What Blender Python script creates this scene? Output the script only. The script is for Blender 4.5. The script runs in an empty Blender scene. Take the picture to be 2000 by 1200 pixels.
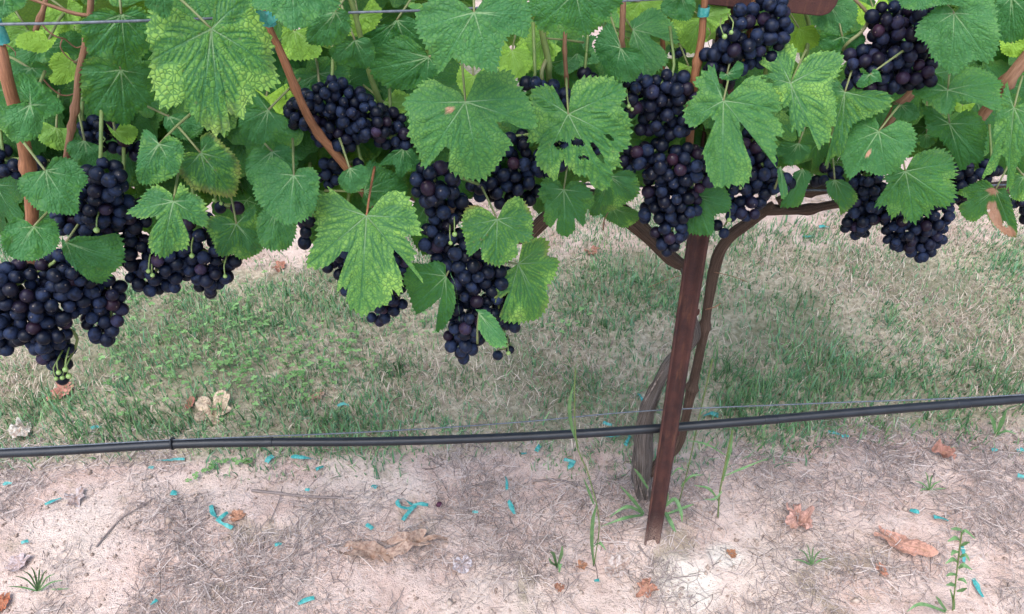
import bpy, math, random
import numpy as np
from mathutils import Vector, Matrix, Quaternion

random.seed(7)
RNG = np.random.default_rng(7)
R = math.radians
scene = bpy.context.scene
C = scene.collection

# ------------------------------------------------------------------ camera
CAM_POS = Vector((0.0, -1.0, 1.455))
cam_data = bpy.data.cameras.new('camera')
cam = bpy.data.objects.new('camera', cam_data)
C.objects.link(cam)
cam_data.sensor_fit = 'HORIZONTAL'
cam_data.sensor_width = 36.0
cam_data.lens = 28.0
cam_data.clip_start = 0.02
cam_data.clip_end = 2000.0
CAM_ROT = (Matrix.Rotation(R(-1.5), 4, 'Z') @ Matrix.Rotation(R(90 - 39.0), 4, 'X') @ Matrix.Rotation(R(-1.3), 4, 'Z'))
cam.matrix_world = Matrix.Translation(CAM_POS) @ CAM_ROT
scene.camera = cam

# ------------------------------------------------------------------ sky and sun
SUN_EL, SUN_AZ = 62.0, 205.0          # azimuth measured from +Y towards +X
world = bpy.data.worlds.new('World')
scene.world = world
world.use_nodes = True
wn = world.node_tree
sky = wn.nodes.new('ShaderNodeTexSky')
sky.sky_type = 'NISHITA'
sky.sun_disc = False
sky.sun_elevation = R(SUN_EL)
sky.sun_rotation = R(SUN_AZ)
sky.air_density = 1.0
sky.dust_density = 1.2
sky.ozone_density = 1.0
wn.links.new(sky.outputs[0], wn.nodes['Background'].inputs[0])
wn.nodes['Background'].inputs[1].default_value = 0.105
sun_data = bpy.data.lights.new('sun', 'SUN')
sun_data.energy = 1.5
sun_data.angle = R(52)
sun_data.color = (1.0, 0.985, 0.965)
sun = bpy.data.objects.new('sun', sun_data)
C.objects.link(sun)
sd = Vector((math.sin(R(SUN_AZ)) * math.cos(R(SUN_EL)), math.cos(R(SUN_AZ)) * math.cos(R(SUN_EL)), math.sin(R(SUN_EL))))
sun.rotation_euler = sd.to_track_quat('Z', 'Y').to_euler()
scene.view_settings.view_transform = 'Standard'
scene.view_settings.look = 'None'
scene.view_settings.exposure = 1.85
scene.view_settings.gamma = 1.0
scene.view_settings.use_curve_mapping = False
scene.render.engine = 'CYCLES'
scene.cycles.adaptive_threshold = .03
scene.cycles.max_bounces = 6
scene.cycles.diffuse_bounces = 3
scene.cycles.glossy_bounces = 2
scene.cycles.transparent_max_bounces = 8

# ------------------------------------------------------------------ measuring helpers
FPX = 1555.0
ROT3 = CAM_ROT.to_3x3()
def ray(px, py):
    return (ROT3 @ Vector(((px - 1000) / FPX, (600 - py) / FPX, -1.0)))
def on_y(px, py, y):
    d = ray(px, py)
    return CAM_POS + d * ((y - CAM_POS.y) / d.y)
def on_z(px, py, z=0.0):
    d = ray(px, py)
    return CAM_POS + d * ((z - CAM_POS.z) / d.z)
def on_plane(px, py, p, n):
    d = ray(px, py)
    return CAM_POS + d * ((p - CAM_POS).dot(n) / d.dot(n))
def per_px(p):                       # metres per photo pixel at a world point
    return (ROT3.transposed() @ (p - CAM_POS)).z / -FPX
def curtain(px):                     # how far the fruit wall leans out of the row at this column
    return float(np.interp(px, [-200, 100, 500, 900, 1300, 1700, 2200], [-.31, -.30, -.26, -.21, -.10, -.06, -.04]))

# value noise
LAT = RNG.random((256, 256))
def vnoise(x, y):
    x = np.asarray(x, float); y = np.asarray(y, float)
    xi = np.floor(x).astype(int); yi = np.floor(y).astype(int)
    fx = x - xi; fy = y - yi
    fx = fx * fx * (3 - 2 * fx); fy = fy * fy * (3 - 2 * fy)
    a = LAT[xi % 256, yi % 256]; b = LAT[(xi + 1) % 256, yi % 256]
    c = LAT[xi % 256, (yi + 1) % 256]; d = LAT[(xi + 1) % 256, (yi + 1) % 256]
    return (a * (1 - fx) + b * fx) * (1 - fy) + (c * (1 - fx) + d * fx) * fy
def gheight(x, y):
    x = np.asarray(x, float); y = np.asarray(y, float)
    h = (vnoise(x * 3 + 40, y * 3 + 40) - .5) * .03 + (vnoise(x * 11 + 9, y * 11 + 70) - .5) * .014 + (vnoise(x * 33 + 5, y * 33 + 3) - .5) * .007 + (vnoise(x * 71 + 15, y * 71 + 31) - .5) * .004
    h = h + .012 * np.exp(-((x - .297) ** 2 + (y - .0) ** 2) / .0018)
    return h * np.clip(1.3 - (np.abs(x) + np.abs(y - 1)) / 30, 0, 1)
def ground_at(px, py, lift=0.0):
    p = on_z(px, py, 0.0)
    for _ in range(3):
        p = on_z(px, py, float(gheight(p.x, p.y)) + lift)
    return p

# ------------------------------------------------------------------ material helpers
def new_mat(name):
    m = bpy.data.materials.new(name); m.use_nodes = True
    nt = m.node_tree
    b = nt.nodes['Principled BSDF']
    return m, nt, b
class G:
    def __init__(s, nt): s.nt = nt
    def n(s, t, **kw):
        x = s.nt.nodes.new(t)
        for k, v in kw.items(): setattr(x, k, v)
        return x
    def l(s, a, b): s.nt.links.new(a, b)
    def val(s, sock, v):
        if hasattr(v, 'is_linked') or isinstance(v, bpy.types.NodeSocket): s.l(v, sock)
        else: sock.default_value = v
    def math(s, op, a, b=0.5, c=None, clamp=False):
        x = s.n('ShaderNodeMath', operation=op); x.use_clamp = clamp
        s.val(x.inputs[0], a); s.val(x.inputs[1], b)
        if c is not None: s.val(x.inputs[2], c)
        return x.outputs[0]
    def mix(s, f, a, b, bt='MIX'):
        x = s.n('ShaderNodeMix', data_type='RGBA', blend_type=bt)
        s.val(x.inputs[0], f)
        s.val(x.inputs[6], a if isinstance(a, bpy.types.NodeSocket) else (*a, 1))
        s.val(x.inputs[7], b if isinstance(b, bpy.types.NodeSocket) else (*b, 1))
        return x.outputs[2]
    def ramp(s, f, lo, hi, a=0.0, b=1.0):
        x = s.n('ShaderNodeMapRange'); x.interpolation_type = 'SMOOTHSTEP'
        s.val(x.inputs[0], f); x.inputs[1].default_value = lo; x.inputs[2].default_value = hi
        x.inputs[3].default_value = a; x.inputs[4].default_value = b
        return x.outputs[0]
    def noise(s, vec, scale, detail=3, rough=.55, dist=0.0):
        x = s.n('ShaderNodeTexNoise'); s.l(vec, x.inputs['Vector'])
        x.inputs['Scale'].default_value = scale; x.inputs['Detail'].default_value = detail
        x.inputs['Roughness'].default_value = rough; x.inputs['Distortion'].default_value = dist
        return x.outputs[0]
    def attr(s, name, out=2, kind='GEOMETRY'):
        x = s.n('ShaderNodeAttribute'); x.attribute_name = name; x.attribute_type = kind
        return x.outputs[out]
    def bump(s, h, strength, dist):
        x = s.n('ShaderNodeBump'); x.inputs['Strength'].default_value = strength
        x.inputs['Distance'].default_value = dist; s.l(h, x.inputs['Height'])
        return x.outputs[0]

def leaf_material(name, kind):
    m, nt, b = new_mat(name); g = G(nt)
    tc = g.n('ShaderNodeTexCoord'); oi = g.n('ShaderNodeObjectInfo')
    off = g.n('ShaderNodeVectorMath', operation='ADD')
    sc = g.n('ShaderNodeVectorMath', operation='SCALE')
    cmb = g.n('ShaderNodeCombineXYZ')
    for i in range(3): g.l(oi.outputs['Random'], cmb.inputs[i])
    g.l(cmb.outputs[0], sc.inputs[0]); sc.inputs['Scale'].default_value = 7.0
    g.l(tc.outputs['Object'], off.inputs[0]); g.l(sc.outputs[0], off.inputs[1])
    P = off.outputs[0]
    lc = g.n('ShaderNodeVectorMath', operation='ADD'); g.l(oi.outputs['Color'], lc.inputs[0]); g.l(g.attr('lc', 1), lc.inputs[1])
    sep = g.n('ShaderNodeSeparateColor'); g.l(lc.outputs[0], sep.inputs[0])
    yel, tone, wear = sep.outputs[0], sep.outputs[1], sep.outputs[2]
    d1 = g.attr('d1'); d2 = g.attr('d2'); dead = g.attr('dead'); rr = g.attr('rr')
    # net of fine veins
    warp = g.n('ShaderNodeVectorMath', operation='ADD')
    nz = g.n('ShaderNodeTexNoise'); nz.inputs['Scale'].default_value = 90; g.l(P, nz.inputs['Vector'])
    nsc = g.n('ShaderNodeVectorMath', operation='SCALE'); g.l(nz.outputs['Color'], nsc.inputs[0]); nsc.inputs['Scale'].default_value = .006
    g.l(P, warp.inputs[0]); g.l(nsc.outputs[0], warp.inputs[1])
    vo = g.n('ShaderNodeTexVoronoi', feature='DISTANCE_TO_EDGE'); g.l(warp.outputs[0], vo.inputs['Vector']); vo.inputs['Scale'].default_value = 235
    net = vo.outputs['Distance']
    netm = g.ramp(net, .02, .17, 1.0, 0.0)
    if kind == 'green':
        n1 = g.noise(P, 18, 4); n2 = g.noise(P, 140, 2)
        base = g.mix(g.ramp(n1, .3, .7), (.015, .080, .014), (.046, .152, .024))
        base = g.mix(g.math('MULTIPLY', tone, .85), base, (.094, .245, .082))
        base = g.mix(g.math('MULTIPLY', yel, .32), base, (.115, .25, .038))
        backlit_tint = g.math('SUBTRACT', yel, 1.0, clamp=True)  # yellow beyond full: glow of light from behind, put into the leaf colour
        cell = g.mix(n2, (.165, .32, .055), (.25, .395, .092))
        # interveinal yellowing
        away = g.math('MULTIPLY', g.ramp(d2, .0004, .0045), g.ramp(d1, .0008, .007))
        away = g.math('MULTIPLY', away, g.math('SUBTRACT', 1.0, g.math('MULTIPLY', netm, .8)))
        patch = g.math('MULTIPLY', g.ramp(n1, .12, .75), g.ramp(rr, .0, .9, .35, 1.25))
        yel = g.math('MINIMUM', yel, 1.0)
        yf = g.math('MULTIPLY', g.math('MULTIPLY', yel, away), patch, clamp=True)
        col = g.mix(yf, base, cell)
        # healthy leaves: net slightly darker
        col = g.mix(g.math('MULTIPLY', netm, .35), col, (.022, .085, .045))
        sv = g.math('MULTIPLY', g.ramp(d2, .0003, .0012, 1.0, 0.0), .8)
        svc = g.mix(yel, (.045, .150, .050), (.020, .095, .040))
        col = g.mix(sv, col, svc)
        pw = g.math('MULTIPLY', g.math('SUBTRACT', 1.15, rr), .00062)
        pv = g.math('LESS_THAN', d1, pw)
        pvc = g.mix(g.ramp(rr, .15, .55), (.30, .40, .20), (.07, .20, .08))
        col = g.mix(g.math('MULTIPLY', pv, .5), col, pvc)
        col = g.mix(g.math('MULTIPLY', backlit_tint, .9), col, (.29, .48, .05))
        # ageing at the margin
        edge = g.math('MULTIPLY', g.ramp(rr, .72, 1.0), g.ramp(n1, .48, .66))
        col = g.mix(g.math('MULTIPLY', edge, wear, clamp=True), col, (.20, .10, .045))
        spots = g.math('MULTIPLY', g.ramp(g.noise(P, 210, 1), .70, .76), g.math('ADD', g.math('MULTIPLY', wear, .7), .06), clamp=True)
        col = g.mix(spots, col, (.22, .14, .07))
        col = g.mix(dead, col, g.mix(n2, (.36, .17, .10), (.50, .30, .20)))
        geo = g.n('ShaderNodeNewGeometry')
        under = g.mix(g.math('MULTIPLY', pv, .6), (.125, .205, .11), (.27, .36, .2))
        under = g.mix(yel, under, (.19, .30, .10))
        col = g.mix(g.math('MULTIPLY', geo.outputs['Backfacing'], g.math('SUBTRACT', 1.0, dead)), col, under)
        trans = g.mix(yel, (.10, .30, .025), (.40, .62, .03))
        trans = g.mix(backlit_tint, trans, (.58, .80, .05))
        trans = g.mix(g.math('MULTIPLY', g.math('MAXIMUM', netm, g.ramp(d2, .0003, .0014, 1.0, 0.0)), .45), trans, (.08, .22, .03))
        trans = g.mix(dead, trans, (.3, .12, .05))
        tf, rough, spec = .30, .44, .17
    else:                                           # dry fallen leaf
        n1 = g.noise(P, 25, 4); n2 = g.noise(P, 160, 3)
        col = g.mix(n1, oi.outputs['Color'], (.30, .16, .09))
        col = g.mix(g.ramp(n1, .5, .75), oi.outputs['Color'], col)
        col = g.mix(g.math('MULTIPLY', g.ramp(n2, .42, .7), .65), col, (.15, .08, .055))
        col = g.mix(g.math('MULTIPLY', g.ramp(d2, .0002, .0010, 1.0, 0.0), .45), col, (.16, .075, .05))
        pv = g.math('LESS_THAN', d1, .0009)
        col = g.mix(g.math('MULTIPLY', pv, .35), col, (.35, .2, .12))
        trans = g.mix(.5, col, (.3, .15, .07))
        tf, rough, spec = .15, .7, .25
    h = g.math('ADD', g.math('MULTIPLY', g.math('MINIMUM', net, .25), 1.0), g.math('MULTIPLY', g.math('MINIMUM', d2, .0016), 70.0))
    bmp = g.bump(h, .9, .0018)
    g.l(col, b.inputs['Base Color']); g.l(bmp, b.inputs['Normal'])
    b.inputs['Roughness'].default_value = rough
    b.inputs['Specular IOR Level'].default_value = spec
    tr = g.n('ShaderNodeBsdfTranslucent'); g.l(trans, tr.inputs[0])
    mx = g.n('ShaderNodeMixShader'); mx.inputs[0].default_value = tf
    g.l(b.outputs[0], mx.inputs[1]); g.l(tr.outputs[0], mx.inputs[2])
    g.l(mx.outputs[0], nt.nodes['Material Output'].inputs[0])
    return m

def grape_material():
    m, nt, b = new_mat('grape_skin'); g = G(nt)
    tc = g.n('ShaderNodeTexCoord'); oi = g.n('ShaderNodeObjectInfo')
    cmb = g.n('ShaderNodeCombineXYZ')
    for i in range(3): g.l(oi.outputs['Random'], cmb.inputs[i])
    add = g.n('ShaderNodeVectorMath', operation='MULTIPLY_ADD')
    g.l(cmb.outputs[0], add.inputs[0]); add.inputs[1].default_value = (13, 17, 11); g.l(tc.outputs['Object'], add.inputs[2])
    P = add.outputs[0]
    n1 = g.noise(P, 120, 4, .6); n2 = g.noise(P, 620, 3, .6); n3 = g.noise(P, 55, 2)
    dark = (.0014, .0022, .0065)
    bloom = g.math('MULTIPLY', g.ramp(n1, .30, .68), g.ramp(n2, .25, .6, .55, 1.0))
    bloom = g.math('MULTIPLY', bloom, g.ramp(oi.outputs['Random'], 0.0, 1.0, .15, 1.25))
    col = g.mix(bloom, dark, (.013, .022, .054))
    col = g.mix(g.math('MULTIPLY', g.ramp(n3, .52, .75), .5), col, (.004, .005, .014))
    red = g.n('ShaderNodeSeparateColor'); g.l(oi.outputs['Color'], red.inputs[0])
    col = g.mix(red.outputs[0], col, (.060, .018, .034))
    # blossom scar at the lower pole
    sx = g.n('ShaderNodeSeparateXYZ'); g.l(tc.outputs['Object'], sx.inputs[0])
    d = g.math('SQRT', g.math('ADD', g.math('POWER', sx.outputs[0], 2.0), g.math('POWER', sx.outputs[1], 2.0)))
    low = g.math('LESS_THAN', sx.outputs[2], 0.0)
    col = g.mix(g.math('MULTIPLY', g.ramp(d, .0005, .0010, .8, 0.0), low), col, (.14, .11, .09))
    col = g.mix(g.math('MULTIPLY', g.ramp(g.math('ABSOLUTE', g.math('SUBTRACT', d, .0021)), .0001, .0008, .55, 0.0), low), col, (.006, .006, .012))
    g.l(col, b.inputs['Base Color'])
    g.l(g.ramp(bloom, 0, 1, .42, .72), b.inputs['Roughness'])
    b.inputs['Specular IOR Level'].default_value = .17
    return m
def simple(name, c1, c2, scale=40, rough=.6, spec=.3, bump=0.0, coord='Object', stretch=None, detail=4):
    m, nt, b = new_mat(name); g = G(nt)
    if stretch:
        vec = g.attr('tuv', 1)
        mp = g.n('ShaderNodeMapping'); mp.inputs['Scale'].default_value = stretch; g.l(vec, mp.inputs[0]); P = mp.outputs[0]
    else:
        P = g.n('ShaderNodeTexCoord').outputs[coord]
    n = g.noise(P, scale, detail, .62)
    g.l(g.mix(g.ramp(n, .3, .7), c1, c2), b.inputs['Base Color'])
    b.inputs['Roughness'].default_value = rough; b.inputs['Specular IOR Level'].default_value = spec
    if bump: g.l(g.bump(n, .8, bump), b.inputs['Normal'])
    return m

M = {}
M['leaf'] = leaf_material('vine_leaf', 'green')
M['dry'] = leaf_material('dry_leaf', 'dry')
M['grape'] = grape_material()
M['unripe'] = simple('unripe_grape', (.13, .22, .05), (.20, .28, .09), 150, .4, .4)
M['stem'] = simple('green_stem', (.085, .13, .035), (.15, .19, .06), 60, .5, .3)
M['petiole'] = simple('leaf_stalk', (.13, .16, .06), (.19, .12, .07), 25, .5, .3)
M['cane'] = simple('ripened_cane', (.165, .066, .032), (.29, .125, .062), 1.0, .55, .3, .0008, stretch=(9, 60, 1))
M['cane_grey'] = simple('older_cane', (.16, .075, .042), (.26, .14, .085), 1.0, .65, .2, .001, stretch=(9, 60, 1))
M['bark'] = simple('fibrous_bark', (.034, .026, .022), (.30, .245, .215), 1.0, .9, .1, .012, stretch=(46, 8, 46), detail=8)
M['cordon'] = simple('cordon_bark', (.036, .022, .017), (.185, .118, .088), 1.0, .88, .1, .008, stretch=(36, 14, 36), detail=8)
M['strip'] = simple('peeling_bark', (.07, .05, .042), (.27, .21, .18), 120, .9, .1)
def rust_material():
    m, nt, b = new_mat('rusty_steel'); g = G(nt)
    P = g.n('ShaderNodeTexCoord').outputs['Object']
    mp = g.n('ShaderNodeMapping'); mp.inputs['Scale'].default_value = (1, 1, .16); g.l(P, mp.inputs[0])
    streak = g.noise(mp.outputs[0], 110, 5, .6); blot = g.noise(P, 16, 5, .65); fine = g.noise(P, 420, 4, .6)
    col = g.mix(g.ramp(blot, .32, .68), (.030, .0125, .0125), (.072, .026, .021))
    col = g.mix(g.math('MULTIPLY', g.ramp(streak, .5, .72), .7), col, (.115, .046, .028))
    col = g.mix(g.math('MULTIPLY', g.ramp(fine, .52, .7), .5), col, (.018, .010, .010))
    sx = g.n('ShaderNodeSeparateXYZ'); g.l(P, sx.inputs[0])
    splash = g.ramp(g.math('ADD', sx.outputs[2], g.math('MULTIPLY', g.math('SUBTRACT', blot, .5), .16)), .0, .09, 1.0, 0.0)
    col = g.mix(g.math('MULTIPLY', g.math('MULTIPLY', splash, g.ramp(fine, .35, .6)), .6), col, (.36, .25, .20))
    g.l(col, b.inputs['Base Color']); b.inputs['Roughness'].default_value = .7; b.inputs['Specular IOR Level'].default_value = .3
    g.l(g.bump(fine, .7, .0008), b.inputs['Normal'])
    return m
M['rust'] = rust_material()
M['tube'] = simple('black_polythene', (.006, .007, .010), (.011, .0125, .017), 30, .45, .4)
M['wire'] = simple('galvanised_wire', (.055, .062, .076), (.12, .13, .15), 200, .5, .4)
M['tape'] = simple('teal_tie_tape', (.012, .19, .175), (.10, .33, .30), 160, .45, .4, detail=6)
M['twig'] = simple('twig_bark', (.13, .098, .088), (.27, .215, .19), 1.0, .85, .15, .001, stretch=(9, 40, 1))

def blade_material():
    m, nt, b = new_mat('grass_blade'); g = G(nt)
    col = g.attr('col', 0)
    g.l(col, b.inputs['Base Color']); b.inputs['Roughness'].default_value = .5; b.inputs['Specular IOR Level'].default_value = .3
    tr = g.n('ShaderNodeBsdfTranslucent'); g.l(col, tr.inputs[0])
    mx = g.n('ShaderNodeMixShader'); mx.inputs[0].default_value = .3
    g.l(b.outputs[0], mx.inputs[1]); g.l(tr.outputs[0], mx.inputs[2]); g.l(mx.outputs[0], nt.nodes['Material Output'].inputs[0])
    return m
M['blade'] = blade_material()

ROWGAP = 1.62
def ground_material():
    m, nt, b = new_mat('vineyard_ground'); g = G(nt)
    geo = g.n('ShaderNodeNewGeometry'); P = geo.outputs['Position']
    s = g.n('ShaderNodeSeparateXYZ'); g.l(P, s.inputs[0])
    big = g.noise(P, 2.6, 4); mid = g.noise(P, 11, 5, .6); fine = g.noise(P, 70, 5, .65); grit = g.noise(P, 380, 3, .6)
    soil = g.mix(g.ramp(mid, .3, .7), (.52, .362, .298), (.65, .500, .428))
    soil = g.mix(g.math('MULTIPLY', g.ramp(big, .48, .68), .75), soil, (.66, .53, .445))
    soil = g.mix(g.math('MULTIPLY', g.ramp(fine, .5, .75), .5), soil, (.30, .20, .155))
    soil = g.mix(g.math('MULTIPLY', g.ramp(grit, .55, .72), .35), soil, (.24, .165, .135))
    moss = g.math('MULTIPLY', g.ramp(g.noise(P, 4.3, 5, .65, .4), .57, .68), .55)
    soil = g.mix(moss, soil, (.17, .15, .075))
    # clay cracks
    v = g.n('ShaderNodeTexVoronoi', feature='DISTANCE_TO_EDGE'); g.l(P, v.inputs['Vector']); v.inputs['Scale'].default_value = 26
    dv = g.n('ShaderNodeVectorMath', operation='DISTANCE'); g.l(P, dv.inputs[0]); dv.inputs[1].default_value = tuple(on_z(1340, 1140))
    clay = g.ramp(g.math('ADD', dv.outputs['Value'], g.math('MULTIPLY', g.math('SUBTRACT', mid, .5), .12)), .03, .10, 1.0, 0.0)
    dv2 = g.n('ShaderNodeVectorMath', operation='DISTANCE'); g.l(P, dv2.inputs[0]); dv2.inputs[1].default_value = tuple(on_z(1420, 1085))
    clay = g.math('MAXIMUM', clay, g.ramp(g.math('ADD', dv2.outputs['Value'], g.math('MULTIPLY', g.math('SUBTRACT', mid, .5), .08)), .015, .05, 1.0, 0.0))
    soil = g.mix(g.math('MULTIPLY', clay, .8), soil, (.72, .64, .55))
    crack = g.math('MULTIPLY', g.ramp(v.outputs['Distance'], .0, .02, 1.0, 0.0), clay)
    soil = g.mix(g.math('MULTIPLY', crack, .3), soil, (.17, .11, .085))
    turf = g.mix(g.ramp(fine, .35, .7), (.30, .25, .17), (.53, .45, .33))
    turf = g.mix(g.math('MULTIPLY', g.ramp(big, .42, .6), .5), turf, (.085, .105, .045))
    # bare strip under each row
    yy = g.math('ADD', s.outputs[1], g.math('MULTIPLY', g.math('SUBTRACT', mid, .5), .16))
    w = g.math('ABSOLUTE', g.math('SUBTRACT', g.math('FRACT', g.math('DIVIDE', g.math('ADD', yy, .16 + ROWGAP / 2 + ROWGAP * 300), ROWGAP)), .5))
    mask = g.ramp(w, .24, .285, 0.0, 1.0)
    col = g.mix(mask, soil, turf)
    g.l(col, b.inputs['Base Color']); b.inputs['Roughness'].default_value = .95; b.inputs['Specular IOR Level'].default_value = .1
    h = g.math('ADD', g.math('MULTIPLY', fine, .8), g.math('ADD', g.math('MULTIPLY', grit, .3), g.math('MULTIPLY', crack, -.35)))
    g.l(g.bump(h, .95, .016), b.inputs['Normal'])
    return m
M['ground'] = ground_material()

# ------------------------------------------------------------------ object helpers
def link(o, parent=None):
    C.objects.link(o)
    if parent is not None: o.parent = parent
    return o
def tag(o, label, cat, group=None, kind=None):
    o['label'] = label; o['category'] = cat
    if group: o['group'] = group
    if kind: o['kind'] = kind
    return o
def empty(name, loc):
    e = bpy.data.objects.new(name, None); e.location = loc; e.empty_display_size = .05
    C.objects.link(e); return e
def mesh_np(name, V, quads=None, tris=None, mat=None, smooth=True, attrs=None):
    me = bpy.data.meshes.new(name)
    V = np.asarray(V, np.float32)
    loops = []; starts = []; tot = []
    n = 0
    if quads is not None and len(quads):
        q = np.asarray(quads, np.int32); loops.append(q.ravel()); starts.append(np.arange(len(q)) * 4 + n); n += q.size
    if tris is not None and len(tris):
        t = np.asarray(tris, np.int32); loops.append(t.ravel()); starts.append(np.arange(len(t)) * 3 + n); n += t.size
    L = np.concatenate(loops); S = np.concatenate(starts)
    me.vertices.add(len(V)); me.vertices.foreach_set('co', V.ravel())
    me.loops.add(len(L)); me.loops.foreach_set('vertex_index', L)
    me.polygons.add(len(S)); me.polygons.foreach_set('loop_start', S.astype(np.int32))
    me.update(calc_edges=True)
    if smooth: me.polygons.foreach_set('use_smooth', np.ones(len(S), bool))
    for k, a in (attrs or {}).items():
        a = np.asarray(a, np.float32)
        if a.ndim == 1:
            at = me.attributes.new(k, 'FLOAT', 'POINT'); at.data.foreach_set('value', a)
        elif a.shape[1] == 4:
            at = me.attributes.new(k, 'FLOAT_COLOR', 'POINT'); at.data.foreach_set('color', a.ravel())
        else:
            at = me.attributes.new(k, 'FLOAT_VECTOR', 'POINT'); at.data.foreach_set('vector', a.ravel())
    me.validate()
    if mat: me.materials.append(mat)
    return me
def obj(name, me, parent=None, loc=None):
    o = bpy.data.objects.new(name, me)
    if loc is not None: o.location = loc
    return link(o, parent)

def smooth_path(pts, rad, step):
    P = np.array([list(p) for p in pts], float); Rr = np.array(rad, float)
    if len(P) == 2:
        n = max(2, int(np.linalg.norm(P[1] - P[0]) / step)); t = np.linspace(0, 1, n)[:, None]
        return P[0] * (1 - t) + P[1] * t, Rr[0] * (1 - t[:, 0]) + Rr[1] * t[:, 0]
    out, ro = [], []
    Q = np.vstack([2 * P[0] - P[1], P, 2 * P[-1] - P[-2]])
    for i in range(len(P) - 1):
        p0, p1, p2, p3 = Q[i], Q[i + 1], Q[i + 2], Q[i + 3]
        n = max(2, int(np.linalg.norm(p2 - p1) / step))
        for k in range(n):
            t = k / n
            out.append(.5 * ((2 * p1) + (-p0 + p2) * t + (2 * p0 - 5 * p1 + 4 * p2 - p3) * t * t + (-p0 + 3 * p1 - 3 * p2 + p3) * t ** 3))
            ro.append(Rr[i] * (1 - t) + Rr[i + 1] * t)
    out.append(P[-1]); ro.append(Rr[-1])
    return np.array(out), np.array(ro)
def tube_mesh(name, pts, rad, mat, seg=10, step=.01, rough=0.0, ridges=0, nodes=None, caps=True, origin=None):
    """tapered tube along a smoothed path; rough = bark irregularity, nodes = swellings (fraction of length)"""
    P, Rr = smooth_path(pts, rad, step)
    n = len(P)
    T = np.gradient(P, axis=0); T /= np.linalg.norm(T, axis=1)[:, None] + 1e-12
    up = np.array([0, 0, 1.0]) if abs(T[0][2]) < .9 else np.array([0, 1.0, 0])
    N = np.cross(T[0], up); N /= np.linalg.norm(N)
    V = []; UV = []
    dist = np.concatenate([[0], np.cumsum(np.linalg.norm(np.diff(P, axis=0), axis=1))])
    sd_ = random.random() * 100
    for i in range(n):
        N = N - T[i] * N.dot(T[i]); N /= np.linalg.norm(N); B = np.cross(T[i], N)
        a = np.linspace(0, 2 * np.pi, seg, endpoint=False)
        r = np.full(seg, Rr[i])
        if rough:
            r = r * (1 + rough * ((vnoise(np.cos(a) * 1.6 + sd_ + 10, np.sin(a) * 1.6 + dist[i] * 14 + 10) - .5) * 1.2
                                  + (vnoise(a * 4 + sd_, np.full(seg, dist[i] * 30 + sd_)) - .5) * .7))
        if ridges:
            r = r * (1 + .30 * (vnoise(np.abs(a - np.pi) * ridges * .55 + 20 + dist[i] * 2.0, np.full(seg, dist[i] * 5 + 30 + sd_)) - .5))
        if nodes:
            f = dist[i] / dist[-1]
            for nd in nodes:
                r = r * (1 + .45 * math.exp(-((f - nd) * dist[-1] / (Rr[i] * .9)) ** 2))
        V.append(P[i] + (np.cos(a) * r)[:, None] * N + (np.sin(a) * r)[:, None] * B)
        UV.append(np.stack([np.cos(a) * .5, np.full(seg, dist[i]), np.sin(a) * .5], 1))
    V = np.concatenate(V); UV = np.concatenate(UV)
    i, j = np.meshgrid(np.arange(n - 1), np.arange(seg), indexing='ij')
    q = np.stack([i * seg + j, i * seg + (j + 1) % seg, (i + 1) * seg + (j + 1) % seg, (i + 1) * seg + j], -1).reshape(-1, 4)
    tris = None
    if caps:
        V = np.vstack([V, P[0], P[-1]]); UV = np.vstack([UV, UV[0], UV[-1]])
        c0, c1 = n * seg, n * seg + 1
        tris = [(c0, (k + 1) % seg, k) for k in range(seg)] + [(c1, (n - 1) * seg + k, (n - 1) * seg + (k + 1) % seg) for k in range(seg)]
    if origin is not None: V = V - np.array(list(origin))
    return mesh_np(name, V, q, tris, mat, True, {'tuv': UV})

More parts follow.
